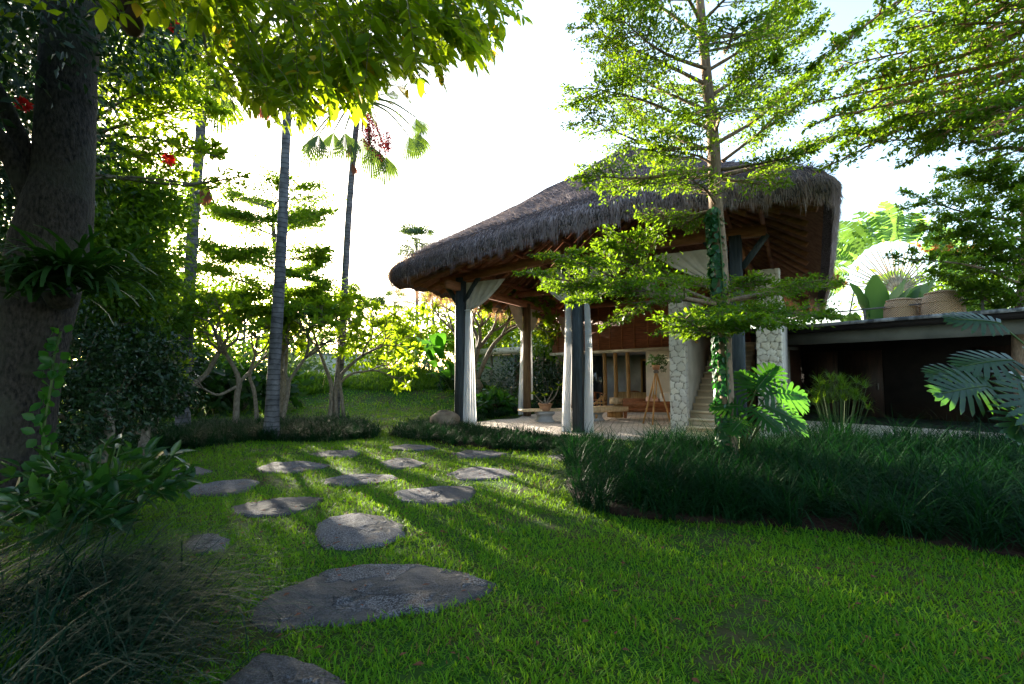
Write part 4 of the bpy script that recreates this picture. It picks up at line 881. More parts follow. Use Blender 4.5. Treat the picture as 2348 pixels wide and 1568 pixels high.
t=limb_tree('backlit_tree',tr[0],tr,[.13,.1,.07,.05],'small leaved tree glowing yellow green behind the big trunk',sp,'bark_grey','leaf_lime',.105)
t.done('bark_grey','leaf_lime')
sp=[(at(420,425,8.3),at(568,402,8.3),.22,260)]
t=limb_tree('loose_twig',at(420,425,8.3),[at(150,420,8.5),at(280,405,8.4),at(440,420,8.3)],[.03,.02,.01],'single leafy twig reaching out above the left palm',sp,'bark_grey','leaf_lime',.08); t.done('bark_grey','leaf_lime','twig','foliage'); t.o['category']='twig'
# dark dense tree left of the sun
def dense(name,base,blobs,label,lm,Ls,asp=.5,T=TB,wm='bark_grey',group=None,trunks=1,cat='tree',clr=.2,r=.1):
    t=Tree(name,base,label,cat,group)
    for i,(c,R,ncl,per) in enumerate(blobs):
        c=np.asarray(c,float); blob(t.l,c,R,ncl,per,Ls,asp,.15,T,.3,clr)
        b=t.b+A_(rng.uniform(-.15,.15)*trunks,rng.uniform(-.15,.15)*trunks,0); t.w.tube(bez([b,(b+c)/2+rng.normal(size=3)*A_(.2,.2,.05),c],5),np.linspace(r,r*.3,11),8)
        for _ in range(8): t.w.tube([c-Zu*R[2]*.3,c+rdir(1)[0]*np.array(R)*.8],[r*.22,.006],4,cap=False)
    t.done(wm,lm); return t
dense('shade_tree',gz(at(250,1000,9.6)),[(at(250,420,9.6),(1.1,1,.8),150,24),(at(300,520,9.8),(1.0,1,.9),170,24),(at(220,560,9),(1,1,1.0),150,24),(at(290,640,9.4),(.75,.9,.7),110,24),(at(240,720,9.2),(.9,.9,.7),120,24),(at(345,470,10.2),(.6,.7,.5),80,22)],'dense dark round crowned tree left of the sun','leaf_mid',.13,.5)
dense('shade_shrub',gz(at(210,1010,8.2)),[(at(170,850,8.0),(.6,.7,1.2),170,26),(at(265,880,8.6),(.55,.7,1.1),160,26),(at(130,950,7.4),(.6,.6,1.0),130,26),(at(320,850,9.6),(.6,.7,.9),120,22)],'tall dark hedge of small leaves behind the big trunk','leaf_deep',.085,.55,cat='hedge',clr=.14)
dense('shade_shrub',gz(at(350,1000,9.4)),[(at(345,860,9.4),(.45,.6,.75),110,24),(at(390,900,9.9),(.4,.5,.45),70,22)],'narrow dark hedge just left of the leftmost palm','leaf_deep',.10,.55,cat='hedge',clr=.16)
dense('flowering_shrub',gz(at(350,1000,11.5)),[(at(355,760,11.5),(.8,1,.7),120,18),(at(400,700,12),(.8,1,.6),110,18),(at(345,660,12.5),(.7,.9,.4),90,18)],'light green shrub with red blooms under the sun','leaf_mid',.13,.45,cat='shrub')
bm=thing('bamboo_clump',tuple(gz(at(285,985,10.4))),'three pale slender stems in front of the dark hedge','bamboo')
for dx in (0,.11,.22):
    p=gz(at(272,985,10.4))+A_(dx,0,0); g=MB(); g.tube(bez([p,p+A_(.05,0,.7),p+A_(.12+dx*.3,0,1.6)],5),.028,8,rough=.05); g.build('stem',M['bark_slim'],bm)
# red flowers
def flower(c,r,label):
    o=thing('red_flower',tuple(c),label,'flower','red flowers among the left foliage'); n=26; g=MB(); D=rdir(n); leaves(g,np.repeat(c[None],n,0)+D*r*.2,D,rdir(n),r,r*.7,TA); g.build('petals',M['red_flower'],o)
    g=MB(); g.tube([c+A_(-.0,0,0),c+A_(-.25,.05,.12)],[.006,.004],4); g.build('stalk',M['stem'],o)
flower(at(386,366,8.2),.10,'bright red flower hanging alone right of the dark tree, above the sun'); flower(at(55,240,5.6),.08,'dim red flower in the dark foliage left of the big trunk'); flower(at(100,300,5.9),.07,'dim red flower close against the left side of the big trunk')
flower(at(345,668,11),.12,'small red flower just below the sun, upper one'); flower(at(354,680,10.8),.10,'small red flower just below the sun, lower one'); flower(at(395,60,6.5),.09,'red flower in the upper canopy between the leaves')
# ---------------------------------------------------------------- fan palms
def palm(path,Y,r0,r1,label,fans,fruits=(),dead=(),R=.75,seg=28):
    P=[gz(at(*path[0],Y))]+[at(x,y,Y) for x,y in path[1:]]; t=Tree('fan_palm',P[0],label,'palm','tall fan palms'); C=bez(P,14); s=np.linspace(0,1,len(C)); t.w.tube(C,(r1+(r0-r1)*(1-s)**1.0)+r0*.35*np.exp(-s*28),18,rough=.012)
    top=C[-1]; st=MB()
    for (x,y,dY,k) in fans:
        hub=at(x,y,Y+dY); d=hub-top; L=np.linalg.norm(d); dd=unit(unit(d)*A_(.35,.35,.1)-Zu*k+A_(rng.normal()*.12,rng.normal()*.2,0)); 
        st.tube(bez([top,top+d*.55+Zu*.12*L,hub],6),np.linspace(.045,.022,13),5)
        fan_leaf(t.l,st,hub,dd,.05,R*rng.uniform(1.0,1.3),seg,1.0,.6,.06)
    for _ in range(20):
        a=rng.uniform(0,2*PI); e=rng.uniform(.1,1.3); d=A_(math.cos(a)*math.cos(e),math.sin(a)*math.cos(e),math.sin(e)); hub=top+d*rng.uniform(.8,1.2); st.tube([top,hub],[.03,.018],4); fan_leaf(t.l,st,hub,unit(d-Zu*.3),.05,R*rng.uniform(.8,1.05),22,1.3,.6,.075)
    t.w.build('trunk',M['palm_bark'],t.o,smooth=True); t.l.build('crown',M['leaf_palm'],t.o); st.build('petiole',M['stem'],t.o)
    if fruits:
        g=MB(); 
        for x0,y0,x1,y1 in fruits:
            a,b=at(x0,y0,Y-.3),at(x1,y1,Y-.3); n=260; f=rng.random(n)**.7; p=a+(b-a)*f[:,None]+rng.normal(size=(n,3))*A_(.09,.10,.06); leaves(g,p,rdir(n),rdir(n),.07,.06)
            for _ in range(6): g.tube(bez([a,(a+b)/2+rng.normal(size=3)*.08,b+rng.normal(size=3)*.06],3),.008,3,cap=False)
        g.build('fruit_strings',M['red_fruit'],t.o)
    if dead:
        g=MB(); s2=MB()
        for x,y in dead: fan_leaf(g,s2,at(x,y,Y-.1),A_(rng.uniform(-.1,.4),0,-1),.05,R*.55,14,.5,.4,.09)
        g.build('dead_leaves',M['dead_palm'],t.o)
palm([(418,985),(424,850),(432,700),(440,560),(450,420),(458,330),(466,180)],12.8,.155,.11,'leftmost fan palm with a pale trunk right beside the sun',[(500,205,0,1.3),(480,160,-.5,.9),(430,150,.4,.9),(560,120,0,.5)],(),[(470,415),(462,425),(478,420)],.95)
palm([(621,1003),(628,850),(636,720),(645,560),(651,420),(657,285),(663,120)],11.75,.15,.085,'nearest and thickest fan palm rising from the end of the grass strip',[(640,150,.3,.8),(720,160,0,.8),(600,140,-.3,.8),(690,200,0,1.1)],(),[(600,225),(590,232),(612,228)],.85)
palm([(766,945),(778,850),(786,740),(793,600),(800,480),(808,380),(820,255),(824,225)],16.6,.13,.085,'fan palm with hanging red fruit strings left of the thatched roof',[(733,305,0,1.5),(790,300,-.3,1.5),(832,310,.3,1.5),(885,355,0,1.5),(936,310,0,1.3),(952,268,.2,1.0),(905,195,.2,.2),(900,240,.4,.5),(870,180,-.2,.1),(790,170,0,.2),(745,210,.3,.6),(715,315,.6,1.4),(765,300,.2,1.5),(850,330,-.4,1.5),(955,300,.5,1.2),(840,180,.2,.1)],((848,265,852,345),(862,262,872,372),(842,262,842,330),(884,300,888,345)),[(800,330),(806,370)],.80,30)
# ---------------------------------------------------------------- layered tree in the distance
Y=15.2
def P_(x,y,dY=0,Y0=None): return at(x,y,(Y0 or Y)+dY)
tr=[gz(P_(640,900)),P_(655,700),P_(630,560),P_(625,470)]; sp=[]
for (x0,y0,x1,y1,dY,w,n) in ((628,480,560,455,1,1.3,500),(628,470,665,430,-1,1.3,500),(628,540,500,480,0,1.6,800),(628,530,590,500,-2,1.8,800),(630,540,710,500,0,1.5,700),(632,560,760,490,1,1.3,700),(635,600,770,580,0,1.6,900),(632,590,560,590,-1,1.8,800),(636,620,470,570,0,1.6,900),(640,640,700,640,-2,2.0,900),(640,650,805,600,1,1.4,800),(645,680,455,610,1,1.4,900),(648,690,560,680,-1.5,1.6,700),(650,680,780,660,0,1.5,800),(650,700,800,700,0,1.4,700),(652,710,700,720,-2,1.5,600)):
    sp.append((P_(x0,y0),P_(min(x1,738),y1,dY*.8),w*(.62 if x1>690 else 1.05),int(n*(2.6 if x1>690 else 4.2))))
t=limb_tree('layered_tree',tr[0],tr,[.15,.11,.07,.03],'feathery tiered tree standing in the distance between the palms',sp,'bark_grey','leaf_tier',.10,ntw=18,flat=.12); t.done('bark_grey','leaf_tier')
# ---------------------------------------------------------------- frangipani trees
def frangi(base,stems,label,lvl=4,L0=.75,Ls=.27,spread=.75,leafp=1.0,tilt=None):
    t=Tree('frangipani_tree',base,label,'tree','bare branched frangipani trees')
    def grow(p,d,l,r,k):
        if k==0:
            n=int(rng.integers(4,9)*leafp)
            if rng.random()<.25: n=1
            if n: a=rng.uniform(0,6.3,n); e1=unit(np.cross(d,A_(.3,.2,1))); e2=np.cross(d,e1); D=np.cos(a)[:,None]*e1+np.sin(a)[:,None]*e2+d*rng.uniform(-.1,.9,n)[:,None]; LL=Ls*rng.uniform(.6,1.15,n); leaves(t.l,np.repeat(p[None],n,0),D,np.repeat(d[None],n,0)+rng.normal(size=(n,3))*.3,LL,LL*.34,TA)
            return
        e=p+d*l; m=(p+e)/2+rng.normal(size=3)*l*.07; t.w.tube(bez([p,m,e],3),np.linspace(r,r*.78,7),6,rough=.05)
        nb=2 if rng.random()<.55 else 3; a0=rng.uniform(0,6.3); e1=unit(np.cross(d,A_(.3,.2,1))); e2=np.cross(d,e1)
        for i in range(nb):
            a=a0+i*2*PI/nb+rng.normal()*.3; dd=unit(d+(math.cos(a)*e1+math.sin(a)*e2)*spread*rng.uniform(.7,1.2)+Zu*.12); grow(e,dd,l*rng.uniform(.66,.88),r*.66,k-1)
    for pts,r,lv,l in stems:
        C=bez(pts,6); t.w.tube(C,np.linspace(r,r*.6,len(C)),8,rough=.06); d=unit(C[-1]-C[-3]); e1=unit(np.cross(d,A_(.3,.2,1)))
        for s in (-1,1,0): grow(C[-1],unit(d+(e1*s if s else np.cross(d,e1)*.8)*.6+Zu*.15),l,r*.5,lv)
    t.done('bark_grey','leaf_lime')
def fp(x,y,Y,dY=0): return at(x,y,Y+dY)
Y=13.6; frangi(gz(at(541,965,Y)),[([gz(at(541,965,Y)),fp(543,910,Y),fp(548,880,Y),fp(540,850,Y),fp(520,815,Y)],.085,4,.55),([fp(545,880,Y),fp(575,850,Y,.4),fp(600,825,Y,.6)],.05,3,.5),([fp(545,885,Y),fp(500,905,Y,-.4),fp(455,928,Y,-.6)][:2]+[fp(465,890,Y,-.7)],.04,2,.45)],'frangipani with a crooked stem just left of the thickest palm')
Y=12.9; frangi(gz(at(425,975,Y)),[([gz(at(438,975,Y)),fp(415,945,Y),fp(420,900,Y),fp(470,860,Y,.3),fp(500,810,Y,.3)],.09,4,.55),([fp(418,920,Y),fp(405,860,Y,.2),fp(385,820,Y,.3)],.05,3,.5)],'frangipani leaning from a bent foot beside the leftmost palm')
Y=14.4; frangi(gz(at(592,945,Y)),[([gz(at(592,945,Y)),fp(583,900,Y),fp(572,860,Y),fp(585,815,Y)],.06,4,.5)],'slim frangipani stem right behind the thickest palm, on its left')
Y=14.2; frangi(gz(at(645,948,Y)),[([gz(at(645,948,Y)),fp(660,900,Y),fp(665,870,Y),fp(700,820,Y)],.07,4,.6),([fp(662,880,Y),fp(650,830,Y),fp(660,790,Y)],.045,3,.5)],'frangipani with a forked stem right of the thickest palm')
Y=15.6; frangi(gz(at(765,945,Y)),[([gz(at(755,945,Y)),fp(760,890,Y),fp(745,840,Y),fp(730,800,Y)],.07,4,.62),([gz(at(772,945,Y)),fp(770,890,Y),fp(790,850,Y),fp(830,815,Y)],.07,4,.62),([gz(at(790,940,Y)),fp(782,900,Y),fp(775,850,Y),fp(780,790,Y)],.06,4,.55),([gz(at(762,945,Y)),fp(768,900,Y,.3),fp(800,860,Y,.5),fp(845,850,Y,.6)],.05,3,.55)],'widest frangipani with a bundle of twisted stems right of the palms')
Y=20; frangi(gz(at(1088,925,Y)),[([gz(at(1088,925,Y)),fp(1100,890,Y),fp(1085,850,Y),fp(1095,800,Y)],.16,4,.9),([fp(1092,870,Y),fp(1125,800,Y),fp(1150,770,Y)],.1,4,.8),([fp(1090,860,Y),fp(1060,800,Y),fp(1040,760,Y)],.08,3,.8)],'old gnarled frangipani with yellow green leaves seen between the white curtains',leafp=2.2,Ls=.3)
# ---------------------------------------------------------------- background shrubs & trees
def mass(x,y,Yd,R,label,lm,Ls,ncl=150,per=14,cat='shrub',name='garden_shrub',asp=.5,T=TB,clr=.2):
    c=at(x,y,Yd); b=gz(c); return dense(name,b,[(c,R,ncl,per)],label,lm,Ls,asp,T,cat=cat,clr=clr)
mass(440,880,17.5,(1.8,1,.9),'dark big leaved shrub behind the leftmost palm','leaf_dark',.4,90,9,name='broadleaf_shrub')
mass(560,885,18.5,(1.8,1,.65),'dark big leaved shrub between the two front palms','leaf_dark',.4,90,9,name='broadleaf_shrub')
mass(370,840,16.5,(1.2,1,1.1),'dark shrub filling the corner under the red flowers','leaf_deep',.25,110,14)
mass(480,820,22,(2.2,1.4,.9),'mid green shrub behind the leftmost frangipani','leaf_mid',.28,130,14)
mass(640,845,26,(2.4,1.4,.8),'pale green shrub in front of the distant wall, left part','leaf_far',.28,120,12)
mass(860,790,34,(2.4,1.5,1.8),'bright yellow green shrub right of the widest frangipani','leaf_lime',.34,150,12)
mass(930,785,36,(2.6,1.5,1.2),'yellow green rounded bush below the short far palms','leaf_lime',.34,150,12)
mass(1000,770,31,(2.4,1.5,1.8),'yellow green bush left of the first black post','leaf_lime',.32,160,12)
mass(1120,755,30,(2.6,1.5,1.1),'bright flowering bush glowing under the thatch, left one','leaf_lime',.3,190,12)
mass(1200,740,29,(2.4,1.5,1.6),'bright bush glowing under the thatch, behind the middle post','leaf_lime',.3,190,12)
mass(1262,765,24,(1.3,1,1.2),'dark green bush between the middle and farthest posts','leaf_mid',.22,140,14)
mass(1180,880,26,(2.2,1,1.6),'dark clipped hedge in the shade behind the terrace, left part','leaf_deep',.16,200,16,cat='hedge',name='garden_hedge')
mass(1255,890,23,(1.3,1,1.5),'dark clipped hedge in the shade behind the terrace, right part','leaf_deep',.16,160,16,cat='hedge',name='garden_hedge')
mass(700,770,40,(3,2,1.9),'hazy green shrub beyond the wall between the palms','leaf_far',.4,140,12)
mass(590,760,38,(3.4,2,2.2),'hazy green tree beyond the wall, left of the layered tree','leaf_far',.4,140,12,cat='tree',name='garden_tree')
mass(420,720,30,(2.6,2,2.6),'light green tree against the sun glow behind the leftmost palm','leaf_lime',.34,150,12,cat='tree',name='garden_tree')
mass(330,700,24,(2.4,2,2.6),'green tree low behind the sun at the left','leaf_mid',.3,150,14,cat='tree',name='garden_tree')
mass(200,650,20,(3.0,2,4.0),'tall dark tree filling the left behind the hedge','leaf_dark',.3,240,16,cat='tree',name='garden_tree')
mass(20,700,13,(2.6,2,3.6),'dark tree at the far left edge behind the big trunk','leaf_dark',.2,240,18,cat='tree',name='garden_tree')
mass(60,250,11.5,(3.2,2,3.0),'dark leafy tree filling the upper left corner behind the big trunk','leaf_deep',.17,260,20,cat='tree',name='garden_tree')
mass(560,668,27,(2.9,1,.5),'loose yellow green tree top added behind the layered tree to shade the front lawn','leaf_tier',.2,120,14,cat='tree',name='garden_tree')  # foliage added to block the sun from the near lawn
mass(1060,880,21.5,(.8,.7,.7),'dark ferny shrub left of the first curtain','leaf_dark',.3,70,10)
mass(1330,840,30,(2.6,1.5,2.2),'deep green tree behind the glazed house','leaf_dark',.3,160,14,cat='tree',name='garden_tree')
mass(1130,925,18.5,(.6,.5,.35),'blue green agave like plant at the foot of the gnarled frangipani','leaf_gloss',.35,40,8,name='foliage_plant',cat='plant')
mass(1090,930,17.6,(.4,.4,.3),'small blue green foliage plant just right of the first curtain','leaf_gloss',.3,30,8,name='foliage_plant',cat='plant')
# giant upright leaves (cordyline / elephant ear) before the first post
def upright(c,n,L,W,label,mat='leaf_banana',name='big_leaf_plant',cat='plant',group=None,lean=.5,T=None,arch=.35):
    o=thing(name,tuple(c),label,cat,group); st=MB(); lf=MB()
    for i in range(n):
        a=rng.uniform(0,2*PI); e=rng.uniform(.1,lean); d=A_(math.sin(e)*math.cos(a),math.sin(e)*math.sin(a),math.cos(e)); pl_=L*rng.uniform(.25,.6); b=c+rng.normal(size=3)*A_(.12,.12,0)
        q=b+d*pl_; st.tube([b,q],[.022,.014],5,cap=False); LL=L*rng.uniform(.7,1.1)*.65; w=W*rng.uniform(.8,1.1); H=unit(A_(d[0],d[1],.001)); sd=unit(np.cross(d,Zu)+A_(1e-3,0,0)); K=8
        if rng.random()<.5: sd=unit(sd+H*.8)
        nr=np.cross(sd,d); V=[];cur=q.copy();dd=d.copy()
        for k in range(K+1):
            f=k/K; ww=w*math.sin(PI*min(1,f*.92+.06))**.7*.5; rip=.02*math.sin(k*2.2+i); V+= [cur-sd*ww+nr*(ww*.25+rip),cur.copy(),cur+sd*ww+nr*(ww*.25-rip)]; dd=unit(dd+H*arch*(.3+f)*.35-Zu*arch*f*.3); cur=cur+dd*LL/K
        F=[]; 
        for k in range(K): F+= [[3*k,3*k+1,3*k+4,3*k+3],[3*k+1,3*k+2,3*k+5,3*k+4]]
        lf.add(V,np.array(F))
    st.build('stem',M['stem'],o); lf.build('foliage',M[mat],o); return o
for x,y,Y,n,L,W,l in ((965,905,23.5,12,2.0,.5,'big paddle leaved plant on the mound, left one'),(1010,905,22.5,14,2.3,.55,'big paddle leaved plant beside the first black post'),(1040,930,21,10,1.6,.45,'lower paddle leaved plant at the foot of the first post')): upright(gz(at(x,y,Y)),n,L,W,l,'leaf_gloss',lean=1.1,arch=.8)
# far palms
def farpalm(x,y,Yd,R,yb,label,n=22):
    top=at(x,y,Yd); b=gz(top); t=Tree('distant_palm',b,label,'palm','small palms in the distance'); t.w.tube(bez([b,(b+top)/2+A_(.1,0,0),top],5),np.linspace(.16,.11,11),8)
    for i in range(n):
        a=rng.uniform(0,2*PI); e=rng.uniform(-.5,1.2); d=A_(math.cos(a)*math.cos(e),math.sin(a)*math.cos(e),math.sin(e)); fan_leaf(t.l,t.w,top,d,R*.5,R*.75,14,1.2,.6,.11)
    t.done('palm_bark','leaf_palm')
farpalm(955,556,40,2.0,730,'tallest distant palm rising above the left tip of the thatch',26); farpalm(905,694,48,1.6,730,'small distant palm below and left of the tallest one'); farpalm(992,690,44,1.9,730,'distant palm beside the first black post'); farpalm(850,715,46,1.9,760,'low distant palm right of the fruiting palm'); farpalm(800,690,42,1.8,760,'distant palm half hidden behind the fruiting palm trunk')
# ---------------------------------------------------------------- vine covered tree right of centre
Y=7.3; kY=7.3/8.3
tr=[gz(at(1674,1065,Y)),at(1670,980,Y),at(1663,860,Y),at(1658,700,Y),at(1649,560,Y),at(1640,460,Y),at(1635,330,Y),at(1620,180,Y),at(1604,0,Y),at(1590,-200,Y),at(1582,-340,Y)]
sp=[]
for (x0,y0,x1,y1,Y1,w,n) in (
 # lower tiers
 (1655,700,1290,585,7.2,.95,1500),(1655,700,1380,560,8.2,.8,1300),(1600,690,1215,625,7.6,.7,1000),(1500,660,1330,690,7.0,.6,800),(1500,655,1260,660,8.2,.6,700),(1560,690,1400,745,7.4,.5,450),(1480,640,1440,545,7.9,.7,700),
 (1655,720,1560,725,6.2,.6,1100),(1655,720,1700,735,6.3,.7,1300),(1655,730,1790,740,6.8,.7,1300),(1655,725,1900,725,7.4,.7,1100),(1655,690,1820,650,8.8,.7,1000),(1655,690,1900,655,9.3,.6,700),(1655,680,1560,640,9.2,.7,800),(1655,680,1740,640,7.6,.5,500),
 # middle tiers left
 (1645,384,1500,340,8.2,.8,900),(1642,384,1330,400,7.8,.7,900),(1640,400,1400,430,8.6,.6,600),(1642,470,1560,400,7.2,.5,400),(1642,480,1480,505,9.2,.6,400),(1642,480,1560,520,8.9,.5,350),
 (1640,340,1340,270,8.3,1.0,1500),(1638,300,1350,200,7.6,1.0,1500),(1635,260,1400,140,8.8,1.0,1400),(1640,350,1440,250,9.4,1.0,1200),(1630,200,1340,60,8.2,1.0,1400),(1625,160,1420,40,7.4,1.0,1300),(1615,90,1360,-20,8.6,1.0,1200),(1610,60,1480,-30,7.2,1.0,1100),
 # right
 (1655,370,1815,250,8.0,.8,1100),(1650,404,1930,310,8.2,.7,900),(1650,390,1850,350,7.2,.6,500),(1648,410,1790,430,8.9,.5,400),(1640,330,1830,190,8.8,1.0,1400),(1636,280,1780,150,7.5,1.0,1200),(1630,220,1850,80,8.3,1.0,1400),(1625,160,1820,10,7.8,1.0,1200),(1615,90,1870,-10,8.6,.9,1100),(1610,50,1740,-60,7.4,.9,900),(1660,120,1680,60,6.6,.9,900),(1640,300,1620,250,6.6,.9,900),(1635,240,1570,200,10,.9,900),(1600,-60,1400,-120,8.2,1,600),(1600,-60,1820,-120,8.2,1,600),(1600,-100,1600,-220,7,1,500)):
    sp.append((at(x0,y0,Y),at(x1,y1,Y1*kY),w*kY,n))
low=sp[:15]; t=limb_tree('terminalia_tree',tr[0],tr,[.12,.10,.098,.096,.095,.094,.088,.075,.06,.045,.03],'slim tree with horizontal leafy tiers standing in the tall border grass',sp,'bark_slim','leaf_tier',.060,nlm=1.35,flat=.13,ntw=18)
t.done('bark_slim','leaf_tier')
vn=Tree('climbing_vine',tr[0]+A_(0,-.12,0),'vine with large round leaves wrapped round the slim tree','vine')
C=bez([at(x,y,Y-.12) for x,y in ((1674,1050),(1670,980),(1663,860),(1658,700),(1649,560),(1643,485))],26); vn.w.tube(C+A_(.02,0,0),.012,5)
for i,p in enumerate(C):
    f=i/len(C); k=7 if f>.5 else 6; a=rng.uniform(0,2*PI,k); rad=.118-.012*f; P=p+A_(0,.13,0)+np.stack([np.cos(a)*rad,np.sin(a)*rad,rng.normal(size=k)*.05],1); N=np.stack([np.cos(a),np.sin(a),.35+0*a],1); D=np.stack([np.cos(a)*.35,np.sin(a)*.35,-1+0*a],1)+rng.normal(size=(k,3))*.35; L=rng.uniform(.07,.12,k); leaves(vn.l,P-D*L[:,None]*.4,D,N,L,L*.95,TA)
vn.done('stem','leaf_ivy','stem','foliage')
# ---------------------------------------------------------------- tree reaching in from the right
Y=6.6
rt=A_(9.2,6.5,0); tr=[rt,rt+A_(0,0,2),rt+A_(-.1,0,4),rt+A_(-.3,0,6),rt+A_(-.4,0,8)]
sp=[]
for (x0,y0,x1,y1,Y1,w,n) in ((2500,-40,1880,130,6.3,.8,1900),(2500,0,2000,180,6.8,.8,1700),(2480,60,2100,60,6.2,.8,1500),(2480,20,2230,-10,6.0,.8,1200),(2500,90,1860,235,7.0,.6,900),(2500,120,1950,320,7.2,.7,1500),(2500,150,2080,260,6.4,.7,1500),(2500,170,1900,380,7.4,.6,900),(2520,200,2100,360,6.8,.7,1300),(2500,190,2250,250,6.0,.7,1200),(2520,260,2190,330,6.4,.5,700),(2500,330,2270,340,6.2,.5,600),(2500,60,2250,120,7.4,.8,1200),(2500,40,1930,150,7.6,.8,1500),(2500,110,1900,270,6.3,.7,1300),(2500,150,2000,220,7.5,.8,1500),(2500,200,2000,330,7.6,.7,1300),(2500,230,2150,300,7.0,.7,1100),(2480,-40,2050,20,7.4,.8,1300),(2520,280,2280,310,5.4,.4,400)):
    sp.append((at(x0,y0,7.0),at(x1,y1,Y1),w,n))
t=limb_tree('rain_tree',rt,tr,[.3,.28,.25,.2,.15],'tree whose long slanting leafy boughs reach in from the upper right corner',sp,'bark_slim','leaf_canopy',.078,nlm=.85,flat=.18,ntw=22)
hub=at(2500,60,7.0)
t.w.tube(bez([rt+A_(-.1,0,3.6),(rt+A_(0,0,5)+hub)/2,hub],6),np.linspace(.16,.09,13),10)
for s_ in sp: t.w.tube(bez([rt+A_(-.1,0,4)+(hub-rt-A_(-.1,0,4))*.6,(hub+s_[0])/2+A_(.15,0,0),s_[0]],5),np.linspace(.07,.04,11),7)
t.done('bark_red','leaf_tier')
Y=12
rt=at(2330,700,12.5); rt[2]=0; sp=[]
for (x1,y1,Y1,w,n) in ((2110,450,12,.9,900),(2180,400,12.5,.9,900),(2250,390,12,.9,900),(2120,520,12.5,.9,900),(2200,500,11.6,1,1000),(2280,470,12,1,1000),(2340,420,12,1,900),(2060,590,11.5,.7,600),(2180,580,12.6,.9,900),(2260,580,12,.9,900),(2330,560,12,.9,900),(2230,660,12.4,.8,700),(2320,660,12,.8,800),(2140,630,13,.7,500)):
    sp.append((at(2345+rng.uniform(-20,20),min(720,y1+60),12.5),at(x1,y1,Y1),w,n))
t=limb_tree('garden_tree',rt,[rt,at(2335,780,12.5),at(2350,600,12.5),at(2345,450,12.5)],[.16,.14,.1,.05],'bushy green tree rising at the right edge above the flat roof',sp,'bark_slim','leaf_mid',.11,nlm=1.5,flat=.3); t.done('bark_slim','leaf_tier')
# ---------------------------------------------------------------- traveller's palm & banana leaves
Y=20; c=at(2056,668,Y); b=c*A_(1,1,0); tp_=Tree('travellers_palm',b,'big fan shaped traveller palm behind the flat roof','palm'); tp_.w.tube([b,(b+c)/2,c],[.22,.2,.17],12); st=MB(); sh=MB()
N=27
for i in range(N):
    a=math.radians(-82+164*i/(N-1)); d=A_(math.sin(a),.04*math.sin(i*2.),math.cos(a)); q=c+d*2.0
    sh.add([c-A_(0,.03,0),c+unit(A_(math.cos(a),0,-math.sin(a)))*.05+d*.8,c+d*.95,c-unit(A_(math.cos(a),0,-math.sin(a)))*.05+d*.8],np.array([[0,1,2,3]]))
    st.tube(bez([c+d*.2,c+d*1.1,q],4),np.linspace(.035,.018,9),5)
    # torn blade
    L=rng.uniform(1.2,1.7); K=16; droop=rng.uniform(.2,.9)*abs(math.sin(a))+.12; cur=q; dd=d.copy(); tw=rng.uniform(-1.1,1.1); sd0=unit(A_(math.cos(a)*math.cos(tw),math.sin(tw),-math.sin(a)*math.cos(tw)))
    for k in range(K):
        f=k/K; w=.42*math.sin(PI*min(1,f*.9+.1))**.6; nx=cur+dd*L/K
        for s in (-1,1):
            e=s*sd0*w+dd*w*.35-Zu*w*rng.uniform(.0,.22); gap=.03*L/K; 
            if rng.random()<.96: tp_.l.add([cur+dd*gap,nx,nx+e-dd*gap,cur+e+dd*gap*2],np.array([[0,1,2,3]]))
        dd=unit(dd-Zu*droop*.12); cur=nx
tp_.done('palm_bark','leaf_banana'); sh.build('sheath_fan',M['leaf_mid'],tp_.o); st.build('petiole',M['petiole_grey'],tp_.o)
for x,Yb,n,L,W,l in ((2030,17.0,6,3.0,.75,'upright glossy banana leaves in front of the traveller palm, left of the baskets'),(2000,17.6,5,2.5,.7,'banana leaves at the left end of the flat roof railing'),(2215,19,8,3.0,.6,'banana clump behind the widest basket'),(1960,19,5,2.0,.5,'low banana clump left of the railing')):
    q=at(x,735,Yb); q[2]=1.6 if x<2100 else 1.8; o=upright(q,n,L,W,l,'leaf_banana','banana_plant','banana plant','banana plants behind the flat roof',lean=.35,arch=.2)
    b=q*A_(1,1,0); g=MB(); g.tube([b,q],[.16,.12],10); g.build('trunk',M['stem'],o)
mass(2120,690,21,(2.6,1,1.2),'green shrubs behind the three baskets','leaf_mid',.25,130,14)
mass(2290,690,16,(1.6,1,1.6),'shrub crowding the right end of the flat roof','leaf_mid',.2,140,16)
q=at(2185,590,17); t=Tree('orange_leaf_branch',q*A_(1,1,0),'twig with orange leaves crossing the traveller palm','twig'); spray(t.w,t.l,at(2330,600,17),at(2120,570,17),.35,160,.22,.03); t.w.tube([q*A_(1,1,0)+A_(2,0,0),at(2330,600,17)],.04,6); t.done('bark_slim','leaf_orange','twig','foliage')
q=at(1890,640,19); t=Tree('orange_leaf_branch',q*A_(1,1,0),'orange tinted dry leaf beside the right end of the thatch','twig'); spray(t.w,t.l,at(1960,655,19),at(1885,630,19),.3,70,.25,.02); t.w.tube([q*A_(1,1,0),at(1960,655,19)],.03,6); t.done('bark_slim','leaf_orange','twig','foliage')
